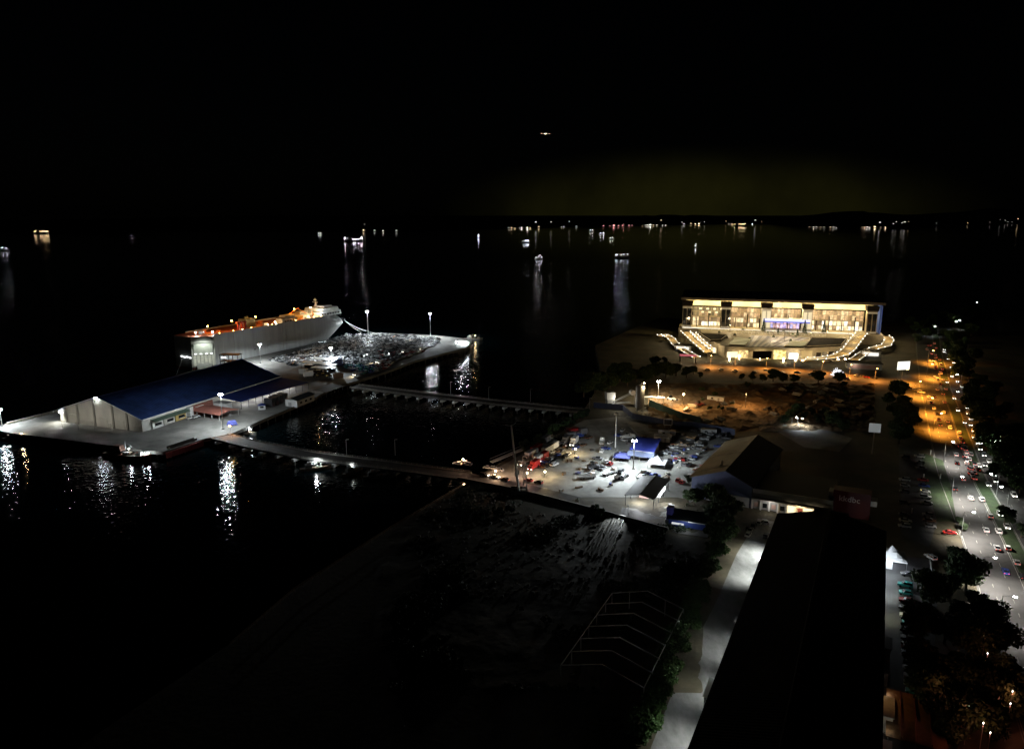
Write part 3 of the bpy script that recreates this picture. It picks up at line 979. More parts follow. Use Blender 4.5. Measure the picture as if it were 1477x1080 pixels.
CARS = dict(
    sedan=dict(body=[(-2.25, .32), (2.2, .32), (2.28, .55), (2.15, .78), (1.0, .92), (-1.5, .95), (-2.2, .88), (-2.3, .6)],
               cab=[(-1.65, .94), (0.95, .9), (0.25, 1.4), (-0.95, 1.42)], roof=(-0.35, 1.25)),
    hatchback=dict(body=[(-1.9, .32), (1.9, .32), (1.95, .55), (1.85, .8), (0.95, .95), (-1.85, 1.0), (-1.95, .6)],
                   cab=[(-1.85, .98), (0.95, .93), (0.2, 1.48), (-1.45, 1.5)], roof=(-0.62, 1.6)),
    suv=dict(body=[(-2.2, .4), (2.2, .4), (2.28, .7), (2.15, 1.0), (1.05, 1.1), (-2.2, 1.12), (-2.25, .7)],
             cab=[(-2.15, 1.1), (1.05, 1.08), (0.4, 1.72), (-1.95, 1.74)], roof=(-0.78, 2.2)),
    pickup=dict(body=[(-2.6, .45), (2.5, .45), (2.58, .75), (2.45, 1.02), (1.2, 1.1), (-2.6, 1.1), (-2.65, .7)],
                cab=[(-0.8, 1.09), (1.2, 1.07), (0.5, 1.74), (-0.65, 1.75)], roof=(-0.08, 1.1)))


def tri(mbs):
    return mbs


def car_meshes(kind):
    d = CARS[kind]
    body = profile_body(MB(), d['body'], 0.88, 0, 0.03)
    cx_, ln = d['roof']
    ztop = d['cab'][2][1]
    body.box(cx_, 0, ztop - 0.01, ln, 1.30, 0.05, top=0.94)
    for s in (-1, 1):       # pillars
        a, b, c, e = d['cab']
        body.tube((b[0], s * 0.84, b[1]), (c[0], s * 0.66, c[1]), 0.05, n=4)
        body.tube((a[0], s * 0.84, a[1]), (e[0], s * 0.66, e[1]), 0.06, n=4)
        body.box(1.0 if kind != 'hatchback' else 0.9, s * 0.98, d['body'][4][1] + 0.02, 0.14, 0.2, 0.13)
    win = profile_body(MB(), d['cab'], 0.85, 0, 0.19)
    z = d['body'][3][1] - 0.26
    xf, xr = d['body'][2][0], d['body'][-1][0]
    return dict(body=body.mesh('body', PAINT['white']), windows=win.mesh('windows', glass_d),
                wheel=MB().tube((0, -0.11, 0), (0, 0.11, 0), 0.32, n=10).mesh('wheel', rubber),
                headlight=MB().box(0, 0, 0, 0.16, 0.42, 0.18).mesh('headlight', head_o),
                taillight=MB().box(0, 0, 0, 0.14, 0.36, 0.2).mesh('taillight', tail_o), z=z, xf=xf, xr=xr)


CM = {k: car_meshes(k) for k in CARS}


def setmat(o, m, slot=0):
    o.material_slots[slot].link = 'OBJECT'
    o.material_slots[slot].material = m


def car(kind, colour, x, y, rz, label, group, lights=None, z=GZ + 0.06):
    """a car with parts; lights: None parked, 'f' driving"""
    M = CM[kind]
    t = thing(kind if kind != 'suv' else 'off_road_car', label, 'car', (x, y, z), rz, group)
    b = link('body', M['body'], t); setmat(b, PAINT[colour])
    link('windows', M['windows'], t)
    for wx in (-1.35, 1.35):
        for s in (-1, 1):
            link('wheel', M['wheel'], t, (wx, s * 0.8, 0.32))
    for s in (-1, 1):
        o = link('headlight', M['headlight'], t, (M['xf'] - 0.1, s * 0.6, M['z']))
        p = link('taillight', M['taillight'], t, (M['xr'] + 0.1, s * 0.62, M['z'] + 0.04))
        if lights:
            setmat(o, head_e); setmat(p, tail_e)
    return t


def far_car_mesh(kind):
    d = CARS[kind]
    mb = profile_body(MB(), d['body'], 0.88, 0, 0.03)
    profile_body(mb, d['cab'], 0.84, 1, 0.18)
    mb.box(d['roof'][0], 0, d['cab'][2][1] - 0.01, d['roof'][1], 1.30, 0.05, m=0)
    for wx in (-1.35, 1.35):
        for s in (-1, 1):
            mb.tube((wx, s * 0.72, .32), (wx, s * 0.91, .32), 0.32, n=6, m=2)
    return mb


FARM = {}
for k in CARS:
    FARM[k] = far_car_mesh(k)
FAR_MESH = {k: FARM[k].mesh('far_' + k, [PAINT['white'], glass_d, rubber]) for k in CARS}


def far_car(kind, colour, x, y, rz, label, group, z=GZ + 0.06):
    o = link(kind if kind != 'suv' else 'off_road_car', FAR_MESH[kind], None, (x, y, z), rz)
    setmat(o, PAINT[colour])
    tag(o, label, 'car', group)
    return o


CN = dict(white='white', silver='silver', grey='dark grey', black='black', red='red', blue='blue', brown='brown', teal='teal')
KN = dict(sedan='sedan', hatchback='hatchback', suv='tall off-road car', pickup='pickup')
WCOL = ['white'] * 6 + ['silver'] * 5 + ['grey'] * 4 + ['black'] * 4 + ['red', 'blue', 'brown']


def heading_near(poly, x, y):
    best = None
    s = 0
    for a, b in zip(poly[:-1], poly[1:]):
        m = ((a[0] + b[0]) / 2 - x) ** 2 + ((a[1] + b[1]) / 2 - y) ** 2
        if best is None or m < best[0]:
            best = (m, math.atan2(b[1] - a[1], b[0] - a[0]))
    return best[1]


# traffic on the main road (pixel positions in the photograph, kind, colour, direction)
road_cars = [(1379, 657, 'sedan', 'silver', 1), (1380, 669, 'hatchback', 'black', 1), (1393, 659, 'suv', 'white', 1), (1389, 692, 'sedan', 'red', 1),
             (1405.5, 691, 'sedan', 'red', 1), (1377, 706, 'sedan', 'black', 1), (1400, 720, 'sedan', 'white', 1), (1416, 722, 'hatchback', 'white', 1),
             (1428, 746, 'hatchback', 'white', 1), (1422, 766, 'sedan', 'red', 1), (1440, 768, 'suv', 'white', 1), (1438, 792, 'sedan', 'silver', 1),
             (1453, 792, 'hatchback', 'white', 1), (1466, 813, 'hatchback', 'white', 1), (1450, 826, 'sedan', 'blue', 1), (1475, 834, 'suv', 'black', 1),
             (1394, 669, 'hatchback', 'white', 1), (1400, 677, 'sedan', 'grey', 1), (1398, 683, 'hatchback', 'red', 1), (1405, 683, 'sedan', 'red', 1),
             (1339.5, 574, 'sedan', 'white', 1), (1343, 582, 'hatchback', 'black', 1), (1347, 590, 'sedan', 'white', 1), (1352, 598, 'suv', 'black', 1),
             (1354, 606, 'sedan', 'grey', 1), (1356, 614, 'sedan', 'black', 1), (1362, 581, 'sedan', 'white', 1), (1361, 596, 'hatchback', 'silver', 1),
             (1367, 609, 'sedan', 'white', 1), (1370, 618, 'suv', 'white', 1), (1347, 573, 'sedan', 'black', 1), (1383, 625, 'sedan', 'white', 1),
             (1375, 640, 'suv', 'white', 1), (1388, 647, 'sedan', 'silver', 1), (1385, 633, 'hatchback', 'white', 1), (1344, 511, 'sedan', 'white', 1),
             (1349, 517, 'hatchback', 'silver', 1), (1341, 521, 'sedan', 'white', 1), (1346, 524, 'suv', 'white', 1), (1350, 533, 'sedan', 'grey', 1),
             (1355, 540, 'hatchback', 'white', 1), (1348, 545, 'sedan', 'silver', 1), (1353, 548, 'suv', 'white', 1), (1360, 549, 'sedan', 'white', 1),
             (1356, 555, 'hatchback', 'black', 1), (1364, 562, 'sedan', 'white', 1), (1352, 563, 'hatchback', 'white', 1), (1360, 569, 'sedan', 'grey', 1), (1337, 505, 'suv', 'white', 1), (1342, 499, 'sedan', 'silver', 1),
             (1412, 673, 'sedan', 'white', -1), (1420, 672, 'hatchback', 'silver', -1), (1442, 743, 'hatchback', 'white', -1), (1452, 761, 'sedan', 'white', -1),
             (1425, 700, 'sedan', 'silver', -1), (1462, 716, 'suv', 'white', -1), (1404, 631, 'sedan', 'white', -1), (1410, 640, 'hatchback', 'white', -1),
             (1391, 610, 'sedan', 'white', -1), (1381, 593, 'suv', 'silver', -1), (1376, 575, 'sedan', 'white', -1), (1366, 552, 'hatchback', 'white', -1)]
for i in range(26):
    py = 505 + 190 * (i / 25) ** 1.25
    px = [1352, 1362, 1372, 1384, 1396, 1410, 1424][min(6, int((py - 505) / 30))] + (py - 505) % 30 * .38 + 8 + rnd.uniform(-1, 8)
    road_cars.append((px, py, rnd.choice(['sedan', 'hatchback', 'suv']), rnd.choice(['white', 'silver', 'white', 'grey']), -1))
for i in range(16):
    py = 640 + 50 * i / 15
    px = 1382 + (py - 640) * .42 + rnd.choice((0, 6, 11))
    road_cars.append((px, py + rnd.uniform(-2, 2), rnd.choice(['sedan', 'hatchback', 'suv']), rnd.choice(['white', 'silver', 'red', 'black', 'grey']), 1))
for i in range(14):
    py = 496 + 44 * i / 13
    px = 1339 + (py - 496) * .3 + rnd.choice((0, 5, 9))
    road_cars.append((px, py, rnd.choice(['sedan', 'hatchback']), rnd.choice(['white', 'silver', 'grey']), 1))
LBL = {'red': 'with glowing tail lamps'}
for px, py, k, c, dr in road_cars:
    if c == 'red' and rnd.random() < .75:
        c = 'silver'
    x, y = P(px, py)
    hd = heading_near(ROAD, x, y)
    where = '' if dr == 1 else 'beyond the median'
    seg = 'at the orange lit junction' if 540 < py < 632 else ('in the distant queue beyond the junction' if py <= 540 else 'on the white lit road')
    car(k, c, x, y, hd if dr == 1 else hd + math.pi, ('%s %s driving %s %s' % (CN[c], KN[k], seg, where)).strip(), 'cars driving on the main road', 'f')
# cars along the orange access road, verges and side lanes
for i, (px, py) in enumerate(((1298, 556), (1306, 559), (1313, 561.5), (1321, 564), (1329, 567), (1290, 553), (1262, 546), (1250, 545), (1236, 543), (1222, 547), (1205, 545),
                              (1186, 540), (1170, 541), (1150, 538), (1128, 539), (1105, 535), (1088, 538), (1060, 536), (1040, 534), (1020, 534))):
    x, y = P(px, py)
    c = rnd.choice(WCOL)
    k = rnd.choice(list(CARS)[:3])
    far_car(k, c, x, y, heading_near(SPUR, x, y) + rnd.choice((0, math.pi)), '%s %s on the orange access road before the convention hall' % (CN[c], KN[k]), 'cars along the access road', GZ + 0.07)
for i in range(14):
    for px0, dx, nm in ((1305, 0.0, 'left'), (1326, 1.3, 'right')):
        if rnd.random() < 0.25:
            continue
        px, py = px0 + dx * i + rnd.uniform(-1, 1), 660 + i * 8.4
        x, y = P(px, py)
        c = rnd.choice(WCOL); k = rnd.choice(list(CARS)[:3])
        far_car(k, c, x, y, math.radians(rnd.choice((-20, 160))) , '%s %s parked in the dim car park left of the grass verge' % (CN[c], KN[k]), 'cars parked beside the verge')
for i in range(15):
    px, py = 1306 + i * 0.9 + rnd.uniform(-1, 1), 846 + i * 11
    x, y = P(px, py)
    c = rnd.choice(['green', 'white', 'silver', 'grey', 'black', 'red', 'white']) if i > 2 else ['teal', 'teal', 'red'][i]
    c = 'teal' if c == 'green' else c
    k = rnd.choice(list(CARS)[:3])
    car(k, c, x, y, math.radians(152 + rnd.uniform(-4, 4)), '%s %s in the row parked beyond the white marquee' % (CN[c], KN[k]), 'cars parked in a row beyond the marquee')
car('suv', 'white', *P(1342, 806), math.radians(100), 'white car standing beside the low wall near the marquee', None, 'f')
car('sedan', 'grey', *P(1310, 830), math.radians(165), 'dark saloon parked just in front of the marquee', None)
car('sedan', 'red', *P(1370, 770), math.radians(-10), 'red saloon braking at the side road exit', None, 'f')
for px, py, k, c, a in ((1096, 756, 'suv', 'white', 55), (1104, 755, 'sedan', 'white', 80), (1082, 766, 'sedan', 'silver', 62), (1079, 773, 'hatchback', 'white', 60), (1105, 775, 'suv', 'black', 60),
                        (1080, 764, 'hatchback', 'black', 60), (1087, 760, 'suv', 'black', 62)):
    car(k, c, *P(px, py), math.radians(a), '%s %s parked at the bright end of the lane' % (CN[c], KN[k]), 'cars at the bright end of the lane')
for px, py, k, c, a in ((274, 604, 'sedan', 'white', 62), (283, 602.5, 'suv', 'white', 62)):
    car(k, c, *P(px, py), math.radians(a), 'white car parked between the shop fronts and the red canopy', 'white cars parked by the red canopy')
# traffic on the causeway and the yard entrance
for px, py, k, c, li in ((660, 670, 'sedan', 'white', 1), (668, 669, 'suv', 'silver', 1), (675, 671, 'hatchback', 'grey', None), (698, 687, 'suv', 'black', 1), (714, 689, 'sedan', 'white', 1),
                         (728, 693, 'sedan', 'brown', 1), (777, 697, 'hatchback', 'black', 1), (704, 676, 'sedan', 'white', None), (712, 677, 'hatchback', 'white', None), (720, 679, 'sedan', 'silver', None), (762, 694, 'sedan', 'red', 1)):
    x, y = P(px, py)
    car(k, c, x, y, heading_near(CW1 + [(38, 287)], x, y) + (math.pi if rnd.random() < .4 else 0), '%s %s on the causeway road at the yard entrance' % (CN[c], KN[k]), 'cars on the causeway road', 'f' if li else None)
# cars standing in the yard
for i, (px, py) in enumerate([(868, 652), (862, 663), (851, 679), (851, 685), (864, 676), (869, 677), (875, 668), (880, 671), (896, 681), (893, 688), (899, 690), (936, 685), (945, 688), (978, 694), (984, 697),
                              (1003, 684), (1000, 688), (996, 692), (1006, 680), (1012, 676), (956, 655), (962, 653), (988, 672), (994, 672), (970, 645), (976, 650), (985, 648), (992, 643), (1000, 647),
                              (984, 637), (992, 634), (1000, 636), (1008, 640), (1014, 634), (1022, 634), (1010, 628), (975, 628), (965, 622), (958, 634), (1030, 627), (1040, 629), (1022, 624), (1012, 621), (1000, 622),
                              (905, 628), (898, 622), (892, 630), (900, 636), (908, 640), (880, 640), (874, 648), (900, 656), (893, 655), (899, 661), (1016, 650), (1008, 655), (1000, 660), (978, 660)]):
    x, y = P(px, py)
    c = rnd.choice(WCOL); k = rnd.choice(list(CARS))
    car(k, c, x, y, math.radians(rnd.choice((-25, 65, 155, 60, 70)) + rnd.uniform(-6, 6)), '%s %s standing on the floodlit gravel yard' % (CN[c], KN[k]), 'cars standing in the yard')

# new cars waiting on the quay: rows parallel to the ship


FIELD = [P(388, 520), P(412, 513), P(466, 493.5), P(500, 482.3), P(560, 482.3), P(634, 487.5), P(633, 495.5), P(614, 506), P(572, 521), P(548, 538), P(522, 540), P(503, 533), P(496, 525.5), P(440, 523.5), P(425, 529), P(405, 523)]
spots = []
for r_ in range(-80, 80):
    for s_ in range(-60, 60):
        u, v = s_ * 5.3, r_ * 2.5 + (r_ // 8) * 2.2
        x = -125 + SHIP_A[0] * u + SHIP_N[0] * v
        y = 640 + SHIP_A[1] * u + SHIP_N[1] * v
        if inside((x, y), FIELD) and rnd.random() > 0.05:
            spots.append((x + rnd.uniform(-.12, .12), y + rnd.uniform(-.12, .12)))
spots.sort(key=lambda p: p[1])
ship_h = math.atan2(SHIP_A[1], SHIP_A[0])
bulk = MB()
NQ = 24
qc_ = ['black'] * 4 + ['grey'] * 3 + ['silver'] * 5 + ['white'] * 6
for i, (x, y) in enumerate(spots):
    k = rnd.choice(['sedan', 'hatchback', 'suv', 'pickup'])
    c = rnd.choice(qc_)
    px = CX + FPX * x / (y * math.cos(PITCH) + (H - GZ) * math.sin(PITCH))
    if 495 < px < 540 and y < 580:
        c = rnd.choice(['teal', 'teal', 'blue', 'white'])
    elif px > 545 and y < 640:
        c = rnd.choice(['red', 'white', 'grey', 'black'])
    a = ship_h + rnd.uniform(-.02, .02)
    if i < NQ:
        far_car(k, c, x, y, a, '%s %s in the front rows of new cars on the quay' % (CN[c], KN[k]), 'new cars in rows on the quay', GZ + 0.02)
    else:
        F = FARM[k]
        ci = list(PAINT).index(c)
        cs, sn = math.cos(a), math.sin(a)
        bulk.add([(x + vx * cs - vy * sn, y + vx * sn + vy * cs, vz + GZ + 0.02) for vx, vy, vz in F.v], F.f)
        bulk.m[-len(F.f):] = [ci if mm_ == 0 else 8 + mm_ - 1 for mm_ in F.m]
o = link('rows_of_new_cars', bulk.mesh('rows_of_new_cars', list(PAINT.values()) + [glass_d, rubber]))
o['kind'] = 'stuff'
o['label'] = 'hundreds of new cars packed in rows across the ship quay'
print('quay cars', len(spots))

# trucks and trailers
def truck(x, y, rz, label, body_m, group=None, L=9.0, box=True, cab_m=None, z=GZ + 0.06, lit=False, hb=2.9):
    t = thing('box_truck' if box else 'flatbed_truck', label, 'truck', (x, y, z), rz, group)
    part('cab', profile_body(MB(), [(L / 2 - 2.0, .6), (L / 2, .6), (L / 2 + .05, 1.5), (L / 2 - .25, 2.5), (L / 2 - 1.9, 2.6)], 1.15, 0, 0.08), cab_m or white_p, t)
    part('windscreen', MB().box(L / 2 - 0.12, 0, 1.55, 0.3, 1.9, 0.75, top=0.9), glass_d, t)
    part('chassis', MB().box(-0.4, 0, 0.55, L - 0.8, 1.0, 0.35), steel_dark, t)
    if box:
        part('cargo_box', MB().box(-1.15, 0, 0.95, L - 2.4, 2.45, hb), body_m, t)
    else:
        part('flat_bed', MB().box(-1.15, 0, 0.95, L - 2.4, 2.45, 0.25).box(-1.15, 1.15, 1.2, L - 2.4, 0.1, 0.5).box(-1.15, -1.15, 1.2, L - 2.4, 0.1, 0.5), body_m, t)
    for wx in (L / 2 - 1.1, -L / 2 + 1.2, -L / 2 + 2.4):
        for s in (-1, 1):
            part('wheel', MB().tube((wx, s * 0.85, .5), (wx, s * 1.2, .5), 0.5, n=10), rubber, t)
    for s in (-1, 1):
        part('headlight', MB().box(L / 2 + .02, s * 0.85, 0.8, 0.12, 0.35, 0.25), head_e if lit else head_o, t)
        part('taillight', MB().box(-L / 2 + .02, s * 0.95, 0.75, 0.1, 0.3, 0.2), tail_e if lit else tail_o, t)
    return t


for px, py, L, wd, k in ((466, 525.5, 16, 7, 'farthest'), (453, 531, 19, 7, 'longest'), (476, 534, 10, 6, 'shortest'), (463, 538.5, 14, 6.5, 'nearest the bare apron')):
    t = thing('flat_shelter', 'white flat roofed open shelter before the short quay mast, %s' % k, 'shelter', (*P(px, py), GZ), ship_h - math.pi / 2 + math.radians(8))
    part('roof', MB().box(0, 0, 4.2, L, wd, .35), white_p, t)
    for x in (-.48, -.16, .16, .48):
        for y in (-.46, .46):
            part('post', MB().cyl(x * L, y * wd, 0, 4.2, .14, n=6), steel_dark, t)
    part('stacked_goods', MB().box(-.2 * L, 0, 0, L * .35, wd * .6, 2.4).box(.25 * L, .1, 0, L * .3, wd * .5, 1.8), steel_dark, t)
for px, py, L, a in ((440, 541, 9, 8), (447, 544, 9, 60)):
    truck(*P(px, py), ship_h - math.pi / 2 + math.radians(a), 'long white roofed truck body parked before the short mast on the quay', white_p, 'white trucks on the quay', L, hb=3.6)
for px, py in ((462, 540), (468, 541), (474, 544), (456, 544)):
    t = thing('fork_truck', 'dark terminal tractor standing before the white trucks on the quay', 'tractor', (*P(px, py), GZ), rnd.uniform(0, 3), 'dark tractors on the quay')
    part('chassis', MB().box(0, 0, 0.5, 4.5, 2.2, 0.9), steel_dark, t)
    part('cab', MB().box(0.9, 0.3, 1.4, 1.5, 1.3, 1.6, top=0.85), glass_d, t)
    part('fifth_wheel', MB().box(-1.2, 0, 1.4, 1.6, 1.4, 0.25), yellow_p, t)
    for wx in (-1.5, 1.5):
        for s in (-1, 1):
            part('wheel', MB().tube((wx, s * .85, .5), (wx, s * 1.2, .5), .5, n=8), rubber, t)
t = thing('blue_tank', 'round topped pale blue tank beside the teal cars on the quay', 'tank', (*P(489, 527), GZ), 0)
part('shell', MB().cyl(0, 0, 0.4, 4.6, 3.0, 3.0, 14).cyl(0, 0, 4.6, 5.4, 3.0, 1.0, 14), mat('tank_blue', (0.20, 0.24, 0.5), 0.5), t)
part('plinth', MB().box(0, 0, 0, 6.6, 6.6, 0.4), concrete_dark, t)
t = thing('brown_skip', 'brown open steel skip on the bare quay near the trucks', 'skip', (*P(488, 545), GZ), 0.4)
part('body', MB().box(0, 0, 0.2, 6.5, 3.6, 3.4, top=1.08), mat('rust', (0.16, 0.09, 0.05), 0.8, var=0.3, vscale=1), t)
part('load', MB().box(0, 0, 3.4, 5.8, 3.2, 0.7, top=0.6), wood, t)
part('skid', MB().box(0, -1.2, 0, 6.2, .3, .25).box(0, 1.2, 0, 6.2, .3, .25), steel_dark, t)
for px, py, w_ in ((585, 508, WARM), (609, 504, WARM), (516, 541, WARM), (552, 524, WARM), (548, 523, WARM)):
    x, y = P(px, py)
    c = truck(x, y, ship_h + math.pi, 'white car transporter truck with warm lamps on at the edge of the car rows', white_p, 'working trucks at the edge of the car rows', 8, False, lit=True)
    lamp('SPOT', (4.6, 0, 1.4), 1500, w_, c, 0.15, 80, 0.7, (1, 0, -0.5))
# heavy vehicles crowded along the shore side of the yard
YT = [(758, 668, 62, 12, 'white'), (765, 661, 60, 12, 'white'), (772, 654, 62, 11, 'red'), (780, 648, 60, 12, 'white'), (788, 655, 60, 11, 'silver'), (796, 650, 62, 11, 'white'), (803, 645, 64, 10, 'grey'),
      (775, 668, 58, 9, 'white'), (786, 640, 62, 9, 'grey'), (795, 634, 62, 9, 'white'), (770, 676, 60, 8, 'red'), (783, 664, 60, 8, 'red'), (806, 634, 60, 8, 'grey'), (826, 628, 30, 8, 'red'), (820, 634, 30, 8, 'grey'),
      (833, 632, 30, 7, 'blue'), (838, 628, 30, 7, 'grey'), (828, 641, 70, 9, 'white'), (825, 622, 20, 8, 'white'), (816, 640, 60, 8, 'grey')]
for i, (px, py, a, L, c) in enumerate(YT):
    cm = PAINT[c]
    truck(*P(px, py), math.radians(a + 180), '%s %s crowded along the shore edge of the yard' % (CN[c], 'box truck' if i % 3 else 'flatbed truck'), cm, 'trucks along the yard shore edge', L, i % 3 != 0, cm, lit=(i in (0, 7, 10, 11, 17, 13)))
for px, py, w_, pw in ((786, 688, WARM, 5200), (830, 655, WARM, 4200), (715, 687, (1, .6, .35), 4200), (668, 670, (1, .55, .35), 2500), (760, 690, (1, .5, .4), 2500)):
    x, y = P(px, py)
    t = thing('work_lamp', 'small tripod work lamp glowing among the vehicles near the yard entrance', 'work lamp', (x, y, GZ), 0, 'work lamps at the yard entrance')
    part('tripod', MB().tube((0, 0, 2.4), (.7, 0, 0), .05).tube((0, 0, 2.4), (-.4, .6, 0), .05).tube((0, 0, 2.4), (-.4, -.6, 0), .05), steel_dark, t)
    part('lamp_head', MB().box(0, 0, 2.4, 0.6, 0.6, 0.4), led_warm, t)
    lamp('POINT', (0, 0, 3.1), pw * 0.35, w_, t, 0.2)
# mobile cranes and loaders
def loader(px, py, a, label, m):
    t = thing('wheel_loader', label, 'loader', (*P(px, py), GZ + 0.05), math.radians(a))
    part('chassis', MB().box(0, 0, 0.8, 5.4, 2.2, 1.1, top=0.9), m, t)
    part('cab', MB().box(-0.4, 0, 1.9, 1.6, 1.6, 1.7, top=0.85), glass_d, t)
    part('bucket', MB().box(4.1, 0, 0.3, 1.2, 2.8, 1.1, top=0.7), steel_dark, t)
    part('lift_arm', MB().tube((1.2, .8, 2.2), (3.9, .8, 0.9), .18).tube((1.2, -.8, 2.2), (3.9, -.8, 0.9), .18), m, t)
    for wx in (-1.7, 1.7):
        for s in (-1, 1):
            part('wheel', MB().tube((wx, s * .8, .75), (wx, s * 1.35, .75), .75, n=10), rubber, t)


loader(855, 676, 10, 'dark wheel loader standing on the bare yard by a saloon car', steel_dark)
loader(894, 690, 40, 'white wheel loader beside the dark roofed gate shed', white_p)
loader(1008, 586, 20, 'rusty wheel loader on the ochre site ground', red_p)
loader(968, 578, -40, 'pale excavating loader under the tee headed lamp', white_p)

# ------------------------------------------------------------------ boats
def boat(px, py, L, a, label, hull_m, cab_m=white_p, lamps=((0.1, 3.6),), e=led, group=None, pw=0, pc=WHITE, clutter=0, name='boat', z=0.0, B=None, lampsize=0.4):
    x, y = P(px, py, 0.0)
    t = thing(name, label, 'boat', (x, y, z), math.radians(a), group)
    b = B or max(2.0, L * 0.2)
    h = max(1.2, L * 0.075)
    mb = MB()
    st = [(-.5, .85, .0), (-.3, 1, .0), (.1, 1, .05), (.32, .75, .25), (.45, .3, .55), (.5, .02, .75)]
    for u, w_, r_ in st:
        for s in (-1, 1):
            mb.v.append((u * L * (0.93), s * w_ * b / 2 * .75, -0.6))
            mb.v.append((u * L, s * w_ * b / 2, h * (1 + r_)))
    for i in range(len(st) - 1):
        o = i * 4
        mb.f += [(o, o + 4, o + 5, o + 1), (o + 6, o + 2, o + 3, o + 7)[::1], (o + 1, o + 5, o + 7, o + 3)]
        mb.m += [0, 0, 1]
    mb.f.append((2, 0, 1, 3)); mb.m.append(0)
    part('hull', mb, [hull_m, wood], t)
    ch = max(1.8, L * 0.09)
    part('wheelhouse', MB().box(-0.22 * L, 0, h, L * 0.24, b * 0.65, ch, top=0.92).box(-0.2 * L, 0, h + ch, L * 0.14, b * 0.5, ch * 0.6, top=0.9), cab_m, t)
    part('window', MB().box(-0.2 * L, 0, h + ch * 0.45, L * 0.245, b * 0.66, ch * 0.22), glass_d, t)
    part('mast', MB().cyl(-0.05 * L, 0, h, h + ch * 2.6, 0.12 * L / 20, 0.06 * L / 20, 6).tube((-0.05 * L, 0, h + ch * 2.4), (.32 * L, 0, h + 0.6), 0.05 * L / 20), steel, t)
    for i in range(clutter):
        part('deck_gear', MB().box(rnd.uniform(-.05, .36) * L, rnd.uniform(-.25, .25) * b, h * 1.04, rnd.uniform(.6, 2), rnd.uniform(.5, 1.4), rnd.uniform(.4, 1.5), rnd.uniform(0, 3)), rnd.choice([white_p, orange_p, steel, wood, cream]), t)
    for u, zz in lamps:
        part('lamp', MB().box(u * L, 0, zz, lampsize, lampsize, lampsize), e, t)
    if pw:
        lamp('POINT', (lamps[0][0] * L, 0, lamps[0][1] + lampsize + .5), pw, pc, t, 0.25)
    return t


boat(186, 661, 29, -18, 'red hulled harbour tug lying against the pier corner', red_p, mat('tug_house', (.3, .16, .12), .6), ((0.02, 5.0), (0.3, 3.6), (0.42, 3.9), (0.36, 3.3)), led, None, 200, WHITE, 22, 'tug', lampsize=.3)
boat(28, 636, 20, -14, 'yellowish work boat moored under the bright corner mast', cream, cream, ((0.1, 4),), led_warm, None, 500, WARM, 8)
boat(68, 640, 14, -14, 'low dark barge boat moored ahead of the yellowish work boat', steel_dark, grey_p, ((0.1, 3.2),), white_p, None, 0, WHITE, 6)
boat(456, 677, 15, 20, 'small fishing boat with one bright lamp below the causeway', wood, grey_p, ((0.0, 4.2),), led, None, 900, WHITE, 4, 'fishing_boat')
boat(510, 681, 14, 60, 'small dim lit boat anchored just below the causeway railing', wood, grey_p, ((-0.1, 3.2),), led, None, 150, WHITE, 4, 'fishing_boat', lampsize=.25)
boat(548, 688, 16, 15, 'unlit grey boat lying beneath the causeway', grey_p, grey_p, ((0, 3),), white_p, None, 0, WHITE, 3, 'fishing_boat')
boat(362, 626, 9, -25, 'tiny white boat tied on the inner side of the causeway', white_p, white_p, ((0, 2.6),), led, None, 120, WHITE, 0, lampsize=.3)
boat(665, 503, 24, 30, 'white patrol boat with bright lamps tied at the quay tip', white_p, white_p, ((0.1, 6), (-0.2, 6.5)), led, None, 1500, WHITE, 5, 'patrol_boat')
boat(683, 490, 18, -5, 'small launch lying just beyond the tip of the quay', white_p, white_p, ((0.1, 4),), led_warm, None, 300, WARM, 2)
